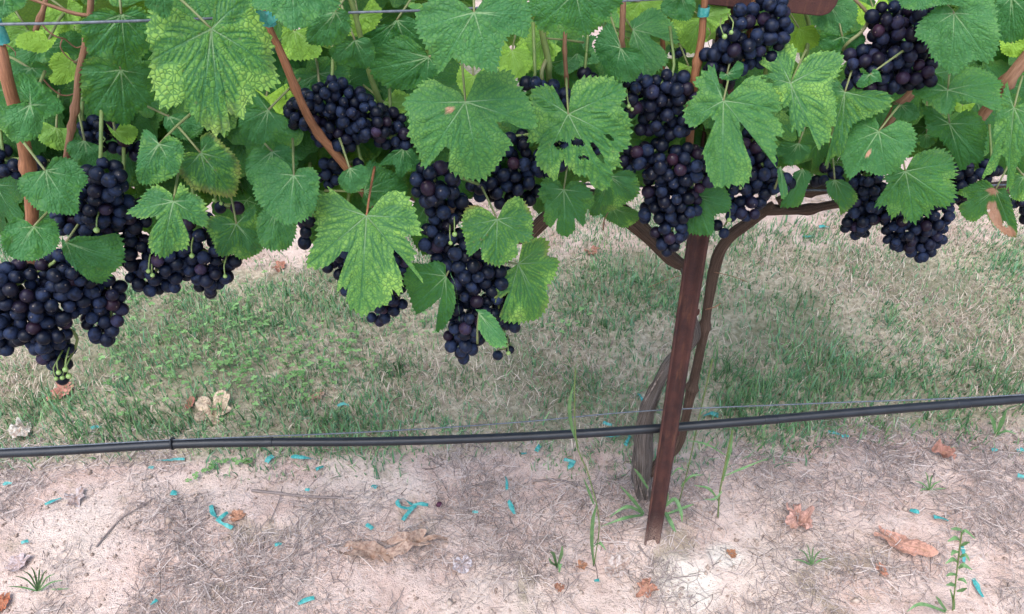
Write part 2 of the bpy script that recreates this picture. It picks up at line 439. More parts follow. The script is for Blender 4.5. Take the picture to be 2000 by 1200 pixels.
# ------------------------------------------------------------------ leaf builder
def seg_dist(px, py, segs):
    d = np.full(px.shape, 1.0)
    for (ax, ay, bx, by) in segs:
        vx, vy = bx - ax, by - ay
        t = np.clip(((px - ax) * vx + (py - ay) * vy) / (vx * vx + vy * vy + 1e-12), 0, 1)
        d = np.minimum(d, np.hypot(px - ax - t * vx, py - ay - t * vy))
    return d
def leaf_mesh(name, chain, mat, na=280, nr=12, cup=.16, fold=.0, wave=.09, pucker=.0030, teeth=.05, holes=(), dead=(), seed=0, curl=0.0, crumple=0.0, nteeth=None):
    """chain: 2-D outline (metres, junction at 0,0) running round the blade from one side of the stalk notch to the other"""
    rng = np.random.default_rng(seed + 11)
    K = np.asarray(chain, float)
    # densify with Catmull-Rom
    P3 = np.column_stack([K, np.zeros(len(K))])
    D, _ = smooth_path(P3, np.ones(len(K)), .0025)
    D = D[:, :2]
    s = np.concatenate([[0], np.cumsum(np.linalg.norm(np.diff(D, axis=0), axis=1))])
    u = np.linspace(0, s[-1], na)
    X = np.interp(u, s, D[:, 0]); Y = np.interp(u, s, D[:, 1])
    rad0 = np.hypot(X, Y); size = np.percentile(rad0, 80)
    # teeth
    if teeth:
        nt_ = nteeth or int(np.clip(s[-1] / (size * .088), 16, na / 5.5))
        edges = np.sort((np.arange(nt_ + 1) + rng.uniform(-.28, .28, nt_ + 1)) / nt_); edges[0] = 0; edges[-1] = 1
        ph = u / s[-1]
        k = np.clip(np.searchsorted(edges, ph, 'right') - 1, 0, nt_ - 1)
        f = (ph - edges[k]) / (edges[k + 1] - edges[k] + 1e-9)
        amp = rng.uniform(.45, 1.25, nt_)[k] * teeth * size
        tooth = np.where(f < .62, f / .62, (1 - f) / .38) ** 1.15 * amp * 1.5
        sc_ = np.clip(rad0 / (size * .5), .15, 1)
        X = X * (1 + (tooth - amp * .4) * sc_ / (rad0 + 1e-6)); Y = Y * (1 + (tooth - amp * .4) * sc_ / (rad0 + 1e-6))
    ang = np.unwrap(np.arctan2(Y, X)); rad = np.hypot(X, Y)
    sign = 1 if ang[-1] > ang[0] else -1
    ang = ang * sign
    mono = np.maximum.accumulate(ang) + np.arange(na) * 1e-4
    span = mono[-1] - mono[0]
    lim = 2 * math.pi * .985
    if span > lim: mono = mono[0] + (mono - mono[0]) * lim / span; span = lim
    ang = mono * sign
    # primary veins
    rs = np.convolve(np.pad(rad, 6, mode='edge'), np.ones(13) / 13, 'valid')
    prim = []
    for fr, wd in ((.5, .10), (.29, .09), (.71, .09), (.11, .09), (.89, .09)):
        lo, hi = mono[0] + span * (fr - wd), mono[0] + span * (fr + wd)
        idx = np.where((mono >= lo) & (mono <= hi))[0]
        if len(idx) == 0: continue
        k = idx[np.argmax(rs[idx])]
        prim.append((ang[k], rs[k] * .97))
    s1, s2 = [], []
    for a, L in prim:
        bend = rng.uniform(-.06, .06)
        pts = [(L * t * math.cos(a + bend * t * t), L * t * math.sin(a + bend * t * t)) for t in np.linspace(0, 1, 6)]
        s1 += [(*pts[i], *pts[i + 1]) for i in range(5)]
        nb = 6
        for i in range(nb):
            t = .16 + .13 * i + rng.uniform(-.02, .02)
            ln = L * (.50 - .36 * t)
            bx, by = L * t * math.cos(a + bend * t * t), L * t * math.sin(a + bend * t * t)
            for sg in (-1, 1):
                aa = a + sg * (.80 + rng.uniform(-.08, .08)); x, y = bx, by
                for q in range(4):
                    nx, ny = x + math.cos(aa) * ln / 4, y + math.sin(aa) * ln / 4
                    s2.append((x, y, nx, ny)); x, y = nx, ny; aa -= sg * .13
    t = np.linspace(0, 1, nr + 1)[1:] ** .85
    VX = t[:, None] * (rad * np.cos(ang))[None]; VY = t[:, None] * (rad * np.sin(ang))[None]
    VX = np.concatenate([[0], VX.ravel()]); VY = np.concatenate([[0], VY.ravel()])
    RRv = np.concatenate([[0], np.repeat(t, na)])
    d1 = seg_dist(VX, VY, s1); d2 = np.minimum(seg_dist(VX, VY, s2), d1)
    am = prim[0][0]
    mx_, my_ = math.cos(am), math.sin(am)
    along = VX * mx_ + VY * my_; side = -VX * my_ + VY * mx_
    r = np.hypot(VX, VY); th = np.arctan2(VY, VX)
    Z = -cup * (r / size) ** 2 * size
    Z += fold * np.abs(side)
    Z += wave * size * (r / size) ** 2 * (np.sin(3 * th + rng.uniform(0, 6)) * .6 + np.sin(7 * th + rng.uniform(0, 6)) * .4)
    Z += pucker * .55 * (np.minimum(d2, .008) / .008) ** .6 + pucker * 1.0 * (vnoise(VX * 170 + 50 + seed, VY * 170 + 50) - .5) + .05 * size * (vnoise(VX / size * 2.2 + 50 + seed * 1.7, VY / size * 2.2 + 70) - .5) * (r / size)
    if curl == 0.0: curl = rng.uniform(-.16, .06)
    Z += curl * np.clip(along / size, -1, 2) ** 2 * size
    if crumple:
        Z += crumple * size * ((vnoise(VX / size * 1.7 + seed * 3.1 + 20, VY / size * 1.7 + 33) - .4) * 1.6 + (vnoise(VX / size * 4.5 + seed + 60, VY / size * 4.5 + 13) - .5) * .7)
    dd = np.zeros(len(VX))
    for (hx, hy, rx, ry, an) in dead:
        cx, sx_ = math.cos(an), math.sin(an)
        e = np.hypot(((VX - hx) * cx + (VY - hy) * sx_) / rx, (-(VX - hx) * sx_ + (VY - hy) * cx) / ry)
        dd = np.maximum(dd, np.clip((1.15 - e) * 5, 0, 1))
    j = np.arange(na - 1)
    tris = np.stack([np.zeros(na - 1, int), 1 + j, 2 + j], 1)
    ii, jj = np.meshgrid(np.arange(nr - 1), j, indexing='ij')
    b = 1 + ii * na + jj
    quads = np.stack([b, b + na, b + na + 1, b + 1], -1).reshape(-1, 4)
    if holes:
        cx = VX[quads].mean(1); cy = VY[quads].mean(1); keep = np.ones(len(quads), bool)
        for (hx, hy, rx, ry, an) in holes:
            ca, sa = math.cos(an), math.sin(an)
            e = np.hypot(((cx - hx) * ca + (cy - hy) * sa) / rx, (-(cx - hx) * sa + (cy - hy) * ca) / ry)
            keep &= e > 1
        quads = quads[keep]
    if sign < 0:
        tris = tris[:, ::-1]; quads = quads[:, ::-1]
    V = np.stack([VX, VY, Z], 1)
    return mesh_np(name, V, quads, tris, mat, True, {'d1': d1, 'd2': d2, 'rr': RRv, 'dead': dd})

def half_outline(pts):
    """symmetric chain from (angle from tip in degrees, radius) pairs, tip first"""
    right = [(r * math.sin(R(a)), -r * math.cos(R(a))) for a, r in pts]
    left = [(-x, y) for x, y in right[1:]]
    return right[::-1] + left
OUT_ROUND = half_outline([(0, 1.0), (14, .90), (27, .80), (40, .86), (52, .92), (66, .84), (80, .80), (98, .84), (116, .76), (138, .68), (158, .60), (170, .40), (176, .16)])
OUT_LOBED = half_outline([(0, 1.0), (12, .86), (22, .66), (30, .58), (40, .74), (53, .95), (64, .80), (78, .60), (92, .74), (106, .82), (126, .70), (146, .62), (162, .46), (174, .15)])
OUT_WIDE = half_outline([(0, .92), (16, .86), (30, .82), (46, .95), (60, .93), (80, .86), (100, .92), (122, .82), (145, .70), (163, .50), (175, .14)])

def frame_from(n, down):
    """matrix with Z = n and -Y along the blade tip direction"""
    z = n.normalized(); y = (-down); y = (y - z * y.dot(z)).normalized(); x = y.cross(z)
    return Matrix((x, y, z)).transposed()

LEAFCOUNT = [0]
def add_petiole(leaf, J, n, vec, length, w=.0012, mat=None):
    """short stalk from the junction back into the canopy; local to the leaf"""
    v = vec.normalized()
    a = Vector((0, 0, -.0012)); b = a + v * length * .4 - n * length * .22; c = a + v * length * .85 - n * length * .62
    me = tube_mesh('petiole', [a, b, c], [w * .95, w, w * 1.25], mat or M['petiole'], 7, .008)
    return obj('petiole', me, leaf)

def traced_leaf(parent, J, pts, lay, col=(0, .3, .1), tilt=(0, 0), holes=(), dead=(), pet=.05, petmat=None, **kw):
    """blade whose outline corners are measured from the photograph and set on a tilted plane in the row"""
    LEAFCOUNT[0] += 1
    y = curtain(J[0]) + lay
    Jw = on_y(J[0], J[1], y)
    c = (CAM_POS - Jw).normalized()
    xax = ROT3 @ Vector((1, 0, 0)); yax = ROT3 @ Vector((0, 1, 0))
    n = (c + xax * math.tan(R(tilt[0])) + yax * math.tan(R(tilt[1]))).normalized()
    W = [on_plane(p[0], p[1], Jw, n) for p in pts]
    mid = (W[0] + W[-1]) / 2 - Jw
    far = max(W, key=lambda q: (q - Jw).length) - Jw
    down = -mid if mid.length > .006 else far
    Fm = frame_from(n, down if abs(down.normalized().dot(n)) < .95 else far)
    Fi = Fm.transposed()
    ch = [(Fi @ (w - Jw)).to_2d() for w in W]
    s = per_px(Jw)
    def spot(h):
        q = (Fi @ (on_plane(h[0], h[1], Jw, n) - Jw))
        an = math.atan2((Fi @ (xax * math.cos(R(h[4])) - yax * math.sin(R(h[4])))).y, (Fi @ (xax * math.cos(R(h[4])) - yax * math.sin(R(h[4])))).x) if len(h) > 4 else 0
        return (q.x, q.y, h[2] * s, h[3] * s, an)
    me = leaf_mesh('leaf', ch, M['leaf'], holes=[spot(h) for h in holes], dead=[spot(h) for h in dead], seed=LEAFCOUNT[0], **kw)
    o = obj('leaf', me, parent)
    o.matrix_basis = Matrix.Translation(Jw - parent.location) @ Fm.to_4x4()
    o.color = (*col, 1)
    if pet:
        add_petiole(o, Jw, Vector((0, 0, 1)), Vector((0, 1, 0)), pet, mat=petmat)
    return o

VARIANTS = []
def leaf_variants():
    for i, (oo, kw) in enumerate([(OUT_ROUND, dict(cup=.16, fold=.10, wave=.07)), (OUT_LOBED, dict(cup=.20, fold=.06, wave=.08)), (OUT_WIDE, dict(cup=.10, fold=.16, wave=.06)),
                                  (OUT_ROUND, dict(cup=.30, fold=-.05, wave=.10)), (OUT_LOBED, dict(cup=.06, fold=.22, wave=.10)), (OUT_WIDE, dict(cup=.24, fold=.0, wave=.12))]):
        k = np.array(oo) * .075
        k = k * (1 + RNG.uniform(-.06, .06, k.shape))
        VARIANTS.append(leaf_mesh('leaf', k, M['leaf'], na=150, nr=7, seed=50 + i, pucker=.0018, **kw))
leaf_variants()
def loose_leaf(parent, pos, n, down, size, col):
    o = obj('leaf', random.choice(VARIANTS), parent)
    Fm = frame_from(n, down)
    o.matrix_basis = Matrix.Translation(pos - parent.location) @ Fm.to_4x4() @ Matrix.Scale(size / .075, 4)
    o.color = (*col, 1)
    return o

# ================================================================== GROUND
def build_ground():
    def axis(lo, hi, step, far):
        a = list(np.arange(lo, hi + 1e-6, step)); d = step
        l, r_ = [], []
        x = lo
        while x > -far: d *= 1.35; x -= d; l.append(x)
        d = step; x = hi
        while x < far: d *= 1.35; x += d; r_.append(x)
        return np.array(l[::-1] + a + r_)
    xs = axis(-1.7, 1.9, .0115, 400); ys = axis(-.5, 1.6, .0115, 400)
    X, Y = np.meshgrid(xs, ys, indexing='ij')
    Z = gheight(X, Y)
    nx, ny = X.shape
    i, j = np.meshgrid(np.arange(nx - 1), np.arange(ny - 1), indexing='ij')
    q = np.stack([i * ny + j, (i + 1) * ny + j, (i + 1) * ny + j + 1, i * ny + j + 1], -1).reshape(-1, 4)
    o = obj('ground', mesh_np('ground', np.stack([X.ravel(), Y.ravel(), Z.ravel()], 1), q, None, M['ground']))
    o['kind'] = 'structure'; o['label'] = 'pinkish sandy soil strip and dry turf of the vineyard floor'
build_ground()

# ================================================================== STEEL POST
BASE = ground_at(1273, 1058)
TOPP = on_y(1430, 20, BASE.y)
def build_post():
    root = empty('steel_post', BASE)
    tag(root, 'rusty brown steel trellis post standing in front of the vine trunk', 'post')
    ax = (TOPP - BASE).normalized()
    fwd = Vector((.10, -1, 0)).normalized()          # face turned slightly to the left
    fwd = (fwd - ax * fwd.dot(ax)).normalized(); rt = ax.cross(fwd) * -1
    if rt.x < 0: rt = -rt
    prof = [(-.0190, .0060), (-.0150, .0060), (-.0125, -.0030), (.0085, -.0030), (.0110, .0060), (.0175, .0060), (.0175, -.010), (.0150, -.010), (.0146, .0020), (.0120, -.0060), (-.0150, -.0060), (-.0190, .0010)]
    bm_v, q = [], []
    hs = [-.12, .0, .1, .2, .32, .36, .5, .7, .9, 1.1, 1.3, 1.5, 1.62]
    n = len(prof)
    for h in hs:
        for (a, b) in prof:
            bm_v.append(list(rt * (a * .90) + fwd * b + ax * h))
    for i in range(len(hs) - 1):
        for k in range(n):
            q.append((i * n + k, i * n + (k + 1) % n, (i + 1) * n + (k + 1) % n, (i + 1) * n + k))
    me = mesh_np('channel', bm_v, q, None, M['rust'], False)
    import bmesh
    bm = bmesh.new(); bm.from_mesh(me)
    top = [v for v in bm.verts if abs(Vector(v.co).dot(ax) - 1.62) < 1e-4]
    top.sort(key=lambda v: v.index); bm.faces.new(top)
    bmesh.ops.recalc_face_normals(bm, faces=bm.faces); bm.to_mesh(me); bm.free()
    obj('channel', me, root)
    # punched wire tabs along the right edge
    for h in (.33, .62, .91, 1.2):
        m2 = tube_mesh('wire_tab', [rt * .0165 + fwd * -.002 + ax * (h - .008), rt * .0205 + fwd * -.001 + ax * (h - .002), rt * .0205 + fwd * -.001 + ax * (h + .006)], [.0022, .0024, .0014], M['rust'], 6, .004)
        obj('wire_tab', m2, root)
    # cross-arm bolted near the top of the frame
    a0 = on_y(1415, -34, BASE.y - .03); a1 = on_y(1640, -14, BASE.y - .03)
    d = (a1 - a0); L = d.length; d.normalize(); up = Vector((0, 0, 1)); up = (up - d * up.dot(d)).normalized(); nn = d.cross(up)
    out2 = [(-.02, -.026), (L - .014, -.028), (L - .005, -.024), (L, -.014), (L, .022), (L - .010, .030), (-.02, .03)]
    V = [list(a0 + d * x + up * z + nn * s - BASE) for s in (.0035, -.0035) for x, z in out2]
    k = len(out2)
    bm = bmesh.new(); vs = [bm.verts.new(v) for v in V]
    bm.faces.new(vs[:k]); bm.faces.new(vs[k:][::-1])
    for i in range(k): bm.faces.new((vs[i], vs[(i + 1) % k], vs[k + (i + 1) % k], vs[k + i]))
    bmesh.ops.recalc_face_normals(bm, faces=bm.faces)
    bmesh.ops.bevel(bm, geom=bm.edges[:], offset=.0012, segments=2, affect='EDGES')
    me = bpy.data.meshes.new('cross_arm'); bm.to_mesh(me); bm.free(); me.materials.append(M['rust'])
    obj('cross_arm', me, root)
build_post()

# ================================================================== DRIP TUBE AND WIRES
YT = BASE.y + .034
def build_lines():
    px = [(-700, 915), (-300, 897), (0, 886), (150, 879), (338, 868), (500, 864), (700, 863), (900, 858), (1100, 849), (1300, 836), (1500, 820), (1700, 803), (1850, 791), (2000, 779), (2300, 755), (2800, 722)]
    P = [on_y(a, b, YT) for a, b in px]
    root = empty('drip_tube', P[2])
    tag(root, 'black plastic drip irrigation tube strung low across the row', 'tube')
    loc = [p - P[2] for p in P]
    obj('hose', tube_mesh('hose', loc, [.0085] * len(P), M['tube'], 16, .02), root)
    # cable clip
    c = on_y(338, 868, YT) - P[2]; t = (on_y(345, 867.6, YT) - on_y(331, 868.4, YT)).normalized()
    ring = []
    u = Vector((0, 0, 1)); u = (u - t * u.dot(t)).normalized(); w = t.cross(u)
    for k in range(15):
        a = 2 * math.pi * k / 14
        ring.append(c + (u * math.sin(a) * 1.12 + w * math.cos(a)) * .0098 + u * .0018)
    obj('clip', tube_mesh('clip', ring, [.0019] * 15, M['tube'], 7, .003, caps=False), root)
    tail = [c + u * .011, c + u * .015 + t * .003 - w * .002, c + u * .016 + t * .009]
    obj('clip_tail', tube_mesh('clip_tail', tail, [.0014, .0013, .0009], M['tube'], 6, .003), root)
    for fx in (520, 1505, 1880):
        yy = float(np.interp(fx, [a for a, b in px], [b for a, b in px]))
        e = on_y(fx, yy, YT) - P[2]
        obj('emitter', tube_mesh('emitter', [e - t * .012, e - t * .011, e + t * .011, e + t * .012], [.0086, .0089, .0089, .0086], M['tube'], 16, .004, caps=False), root)
    # straight carrier wire
    wp = [(-700, 905), (0, 877), (338, 859.5), (700, 845), (1000, 826), (1260, 803), (1600, 788), (2000, 771), (2800, 718)]
    W = [on_y(a, b, YT + .002) for a, b in wp]
    o = obj('drip_wire', tube_mesh('drip_wire', [p - W[1] for p in W], [.00135] * len(W), M['wire'], 6, .03), None, W[1])
    tag(o, 'thin straight steel wire running just above the drip tube', 'wire')
    # foliage wire, upper left
    wp = [(-500, 62), (0, 48), (80, 47), (250, 42), (420, 36.5), (690, 25), (815, 21.5), (1000, 13), (1240, 1.5), (1700, -22), (2500, -60)]
    W = [on_y(a, b, curtain(a) - .050 + (0.02 if a > 300 else 0)) for a, b in wp]
    o = obj('foliage_wire', tube_mesh('foliage_wire', [p - W[1] for p in W], [.0012] * len(W), M['wire'], 7, .02), None, W[1])
    tag(o, 'grey trellis wire crossing the leaves near the top of the vine', 'wire')
    # wire carrying the cordon
    W = [on_y(a, b, BASE.y + .03) for a, b in [(-600, 300), (0, 293), (380, 288), (1000, 352), (1600, 372), (2000, 360), (2700, 335)]]
    o = obj('cordon_wire', tube_mesh('cordon_wire', [p - W[1] for p in W], [.0016] * len(W), M['wire'], 6, .03), None, W[1])
    tag(o, 'fruiting wire stretched behind the grape clusters along the cordon', 'wire')
build_lines()

# ================================================================== THE VINE: wood
VB = ground_at(1262, 968)
vine = empty('grapevine', VB)
tag(vine, 'grapevine with twin trunks and a leafy canopy behind the steel post', 'vine')
YV = VB.y
def wood(name, pts, mat, seg=14, rough=.25, ridges=0, nodes=None, step=.008, parent=None):
    """pts: (px, py, y offset from the trunk plane, diameter in px)"""
    P = [on_y(a, b, YV + y) for a, b, y, w in pts]
    rad = [w * .5 * per_px(p) for p, (a, b, y, w) in zip(P, pts)]
    return obj(name, tube_mesh(name, [p - VB for p in P], rad, M[mat], seg, step, rough, ridges, nodes), parent or vine)
# fat old trunk with peeling bark
wood('trunk', [(1262, 1010, .0, 36), (1260, 968, 0, 30), (1254, 930, -.01, 33), (1255, 890, -.02, 36), (1255, 850, -.025, 31), (1264, 805, -.03, 27), (1281, 760, -.03, 25), (1303, 714, -.03, 23), (1335, 680, -.02, 26), (1358, 655, -.02, 18), (1350, 610, -.02, 16), (1345, 560, -.02, 16), (1335, 515, -.03, 20)], 'bark', 26, .42, 9, step=.005)
# younger second trunk rising to the right arm
wood('trunk', [(1268, 925, -.005, 22), (1292, 900, .0, 21), (1320, 874, .0, 20), (1335, 830, .0, 19), (1349, 770, .0, 18), (1361, 715, -.005, 17), (1374, 650, -.01, 18), (1382, 600, -.01, 18), (1390, 550, -.01, 21), (1403, 500, -.015, 22), (1424, 465, -.02, 21), (1457, 438, -.02, 20), (1485, 417, -.02, 20), (1512, 400, -.02, 19)], 'cordon', 16, .30, 5, nodes=[.37, .6], step=.006)
wood('cordon', [(1336, 520, -.03, 20), (1310, 505, -.035, 27), (1275, 470, -.035, 29), (1235, 432, -.03, 31), (1205, 408, -.02, 32), (1165, 385, 0, 30), (1110, 392, .01, 28), (1060, 432, .02, 28), (1030, 460, .03, 27), (985, 460, .04, 26), (900, 410, .04, 26), (700, 350, .04, 25), (480, 310, .04, 25), (230, 282, .02, 26), (0, 290, 0, 26), (-300, 310, 0, 24)], 'cordon', 14, .32, 4, step=.012)
wood('cordon', [(1490, 410, -.02, 22), (1530, 411, -.02, 19), (1575, 410, -.02, 19), (1625, 400, -.01, 18), (1700, 392, .0, 19), (1800, 380, .0, 25), (1920, 370, 0, 25), (2050, 362, 0, 25), (2400, 335, 0, 24)], 'cordon', 14, .32, 4, nodes=[.1, .24, .4], step=.01)
wood('cordon_spur', [(1520, 398, -.02, 24), (1560, 378, -.02, 20), (1600, 372, -.01, 17), (1640, 366, .0, 16), (1720, 350, .0, 15)], 'cordon', 10, .3, nodes=[.3, .7])

def bark_strips():
    path = [(1260, 985, 0, 33), (1255, 930, -.01, 34), (1255, 890, -.02, 37), (1256, 850, -.025, 32), (1265, 805, -.03, 28), (1282, 760, -.03, 26), (1303, 716, -.03, 24)]
    P = [on_y(a, b, YV + y) - VB for a, b, y, w in path]; Rd = [w * .5 * per_px(on_y(a, b, YV + y)) for a, b, y, w in path]
    D, W = smooth_path(P, Rd, .006)
    n = len(D)
    for k in range(16):
        i0 = random.randint(0, n - 14); i1 = min(n - 1, i0 + random.randint(10, 26)); ph = random.uniform(math.pi * .9, math.pi * 2.1); tw = random.uniform(-.8, .8)
        V = []
        for j in range(i0, i1 + 1):
            t = (j - i0) / (i1 - i0); a = ph + tw * t
            rr = W[j] * (1.05 + .30 * max(0, t - .7) + .25 * max(0, .2 - t))
            hw = .0022 * math.sin(math.pi * (.12 + .76 * t)) * random.uniform(.7, 1.2)
            for sg in (-1, 1):
                aa = a + sg * hw / rr
                V.append(D[j] + np.array([math.cos(aa) * rr, math.sin(aa) * rr, 0]))
        m = i1 - i0
        me = mesh_np('bark_strip', V, [(2 * q, 2 * q + 1, 2 * q + 3, 2 * q + 2) for q in range(m)], None, M['strip'])
        obj('bark_strip', me, vine)
bark_strips()
def cane(pts, mat='cane', nodes=None, name='cane', seg=10):
    """pts: (px, py, layer, diameter px)"""
    P = [on_y(a, b, curtain(a) + l) for a, b, l, w in pts]
    rad = [w * .5 * per_px(p) for p, (a, b, l, w) in zip(P, pts)]
    return obj(name, tube_mesh(name, [p - VB for p in P], rad, M[mat], seg, .006, .06, 0, nodes), vine)
cane([(-25, -40, .0, 22), (-8, 60, -.02, 22), (5, 110, -.03, 23), (18, 170, -.035, 24), (40, 250, -.03, 25), (55, 330, -.02, 25), (62, 400, -.01, 25), (62, 440, .0, 24), (55, 520, .08, 22)], 'cane', [.42, .8])
cane([(178, -60, .0, 13), (178, 0, .0, 13), (172, 60, 0, 12), (160, 115, 0, 12), (153, 150, 0, 13), (150, 190, 0, 14), (140, 250, 0, 13), (131, 305, 0.01, 13), (128, 360, .06, 13)], 'cane_grey', [.22, .47, .55, .85])
cane([(92, -10, .02, 9), (84, 22, .02, 10), (74, 48, .02, 11), (68, 64, .02, 9)], 'cane_grey', [.6])
cane([(50, -5, .0, 6), (100, 12, .0, 7), (150, 28, .0, 8), (176, 30, .0, 7)], 'cane_grey', None, 'lateral_shoot')
cane([(505, -30, -.005, 14), (524, 48, -.01, 14), (545, 95, -.01, 15), (560, 130, -.012, 17), (582, 185, -.01, 16), (603, 230, -.005, 17), (625, 265, .0, 16), (648, 292, .0, 18), (685, 338, .005, 17), (725, 400, .05, 16)], 'cane', [.32, .52, .72], seg=12)
cane([(675, -20, .03, 10), (690, 15, .03, 11), (705, 75, .03, 11), (724, 150, .03, 11), (742, 200, .03, 12), (762, 260, .03, 11), (790, 310, .06, 11)], 'stem', [.3, .6])
cane([(619, 120, .05, 5), (626, 180, .03, 5), (638, 240, .02, 5.5), (646, 272, .02, 6)], 'petiole', None, 'lateral_shoot')
cane([(1219, -30, .01, 12), (1217, 10, .01, 12), (1215, 60, .01, 12), (1213, 92, .015, 13), (1210, 140, .05, 12)], 'cane_grey', [.55])
cane([(1380, -30, -.02, 13), (1374, 25, -.02, 14), (1370, 75, -.02, 15), (1362, 120, -.02, 16), (1355, 165, -.02, 17), (1350, 230, .0, 17), (1345, 300, .06, 16)], 'cane', [.32, .6])
cane([(1056, 40, .03, 12), (1062, 80, .03, 13), (1069, 110, .03, 13), (1072, 145, .03, 12), (1075, 190, .06, 11)], 'stem', [.45])
cane([(1104, 55, .03, 8), (1103, 100, .03, 8.5), (1106, 150, .03, 8), (1108, 180, .05, 8)], 'cane_grey', [.3, .6])
cane([(1060, 165, .02, 9), (1058, 140, .02, 8), (1068, 115, .03, 8)], 'petiole', None, 'lateral_shoot')
cane([(1475, -20, -.02, 12), (1471, 25, -.02, 13), (1463, 65, -.015, 13), (1455, 130, .03, 12)], 'cane', [.5])
cane([(1503, 40, -.03, 8), (1500, 90, -.03, 9), (1494, 148, -.03, 8)], 'stem')
cane([(1293, 60, .10, 10), (1295, 110, .10, 10), (1293, 150, .10, 10), (1290, 210, .12, 10)], 'cane', [.3, .7])
cane([(2040, 70, .0, 26), (2000, 118, .0, 25), (1968, 158, .0, 25), (1945, 190, .03, 23), (1900, 250, .05, 20)], 'cane_grey', [.4])
cane([(1800, 160, .03, 20), (1775, 188, .03, 19), (1750, 215, .03, 19), (1730, 248, .03, 18), (1700, 300, .06, 18)], 'cane_grey', [.3, .7])
cane([(1665, -5, .0, 6), (1695, 30, .0, 7), (1685, 60, .0, 7), (1655, 85, .0, 7), (1640, 110, .02, 6)], 'petiole', None, 'lateral_shoot')
cane([(1570, 20, .08, 7), (1580, 52, .08, 9), (1576, 95, .06, 9), (1572, 130, .06, 8)], 'stem', [.4])
cane([(1808, 300, .01, 10), (1795, 315, -.01, 10), (1782, 330, -.03, 9)], 'petiole', None, 'lateral_shoot')
def tendril(pts, w=3.0, mat='cane_grey'):
    cane([(a, b, l, w * (1 - .5 * i / len(pts))) for i, (a, b, l) in enumerate(pts)], mat, None, 'tendril', 6)
tendril([(82, 48, -.01), (95, 62, -.01), (112, 73, -.01), (126, 76, -.005), (140, 88, 0), (152, 94, 0), (166, 86, 0)], 4)
tendril([(122, 77, 0), (118, 92, .0), (128, 108, .0), (140, 118, 0), (152, 124, 0)], 3)
tendril([(4, 86, -.03), (20, 92, -.03), (30, 102, -.03), (30, 110, -.03)], 2.5)
tendril([(85, 155, 0), (100, 172, 0), (120, 186, 0), (138, 186, 0), (148, 180, 0)], 4)
tendril([(196, 265, -.01), (206, 272, -.015), (198, 282, -.02), (205, 288, -.02)], 3, 'stem')
tendril([(1382, 55, -.02), (1388, 66, -.02), (1382, 78, -.02), (1386, 92, -.02)], 2.2, 'petiole')
tendril([(1325, 222, -.03), (1340, 212, -.04), (1346, 195, -.04), (1352, 190, -.03)], 3.4, 'petiole')
tendril([(1178, 450, .0), (1180, 430, 0), (1188, 415, 0)], 3)
tendril([(1378, 605, .08), (1396, 600, .06), (1408, 592, .06)], 3, 'cane_grey')
tendril([(1395, 532, .08), (1430, 540, .06), (1462, 552, .05)], 1.6, 'cane_grey')
tendril([(1330, 538, .03), (1300, 548, .02), (1265, 562, .02)], 1.6, 'cane_grey')

# ================================================================== THE VINE: leaves in view
T = lambda *a, **k: traced_leaf(vine, *a, **k)
# colour triple: (interveinal yellowing, with painted back-light beyond full, paleness, wear)
# --- left third
T((413, 57), [(377, 36), (359, 7), (338, -25), (310, -10), (293, 38), (286, 63), (296, 99), (293, 126), (297, 162), (314, 205), (341, 204), (358, 195), (363, 209), (401, 250), (435, 261), (448, 245), (437, 225), (428, 205), (451, 222), (471, 232), (477, 218), (476, 203), (488, 200), (496, 178), (518, 178), (543, 162), (534, 126), (530, 74), (514, 52), (496, 11), (475, -15), (437, -14), (421, 10), (418, 42)],
  -.075, (1.0, .35, .25), (4, 8), na=430, nr=16, cup=.14, wave=.06, pucker=.0024)
T((237, 29), [(225, 23), (208, 15), (183, 27), (162, 42), (160, 71), (173, 108), (192, 110), (217, 123), (248, 142), (260, 125), (279, 112), (292, 98), (296, 62), (290, 31), (265, 12), (248, 23)], -.030, (.35, .0, .1), (0, -12))
T((236, 137), [(221, 125), (187, 112), (165, 121), (158, 156), (162, 198), (181, 221), (200, 231), (229, 242), (250, 248), (265, 225), (281, 215), (300, 198), (308, 167), (298, 125), (271, 121), (248, 127)], -.005, (.25, .0, .1), (0, -16))
T((89, 334), [(94, 325), (105, 308), (140, 311), (164, 336), (170, 350), (154, 378), (150, 413), (119, 416), (77, 409), (52, 388), (38, 371), (35, 353), (52, 338), (80, 336)], -.075, (.1, .25, .05), (-8, 10), fold=-.14, cup=.10)
T((59, 205), [(50, 200), (17, 206), (6, 221), (13, 248), (27, 269), (44, 273), (69, 269), (83, 254), (88, 233), (104, 225), (125, 217), (123, 196), (108, 183), (92, 167), (77, 158), (73, 144), (42, 140), (40, 158), (46, 183), (56, 196)], -.065, (.0, .25, .05), (10, 14), fold=-.18, wave=.08)
T((311, 282), [(304, 266), (280, 252), (273, 280), (266, 315), (262, 353), (297, 357), (336, 343), (350, 322), (357, 297), (350, 276), (329, 266), (318, 276)], -.050, (.45, .25, .05), (-14, 6), fold=-.12)
T((392, 299), [(367, 297), (346, 315), (353, 339), (374, 367), (399, 374), (420, 381), (458, 385), (469, 350), (465, 315), (434, 280), (413, 259), (392, 268)], -.030, (.9, .15, .5), (8, 0))
T((339, 394), [(336, 380), (308, 362), (280, 380), (269, 397), (248, 411), (276, 425), (297, 422), (310, 427), (294, 450), (290, 481), (318, 499), (336, 488), (364, 481), (367, 457), (355, 432), (360, 427), (378, 436), (404, 441), (402, 408), (392, 387), (371, 376), (353, 359), (346, 380)], -.075, (.6, .35, .1), (0, 10), na=340, nr=13, teeth=.06)
T((66, 443), [(52, 432), (28, 425), (7, 450), (3, 474), (21, 499), (63, 508), (94, 495), (112, 481), (115, 450), (105, 429), (82, 432)], -.080, (.05, .2, .05), (0, 12), cup=.2)
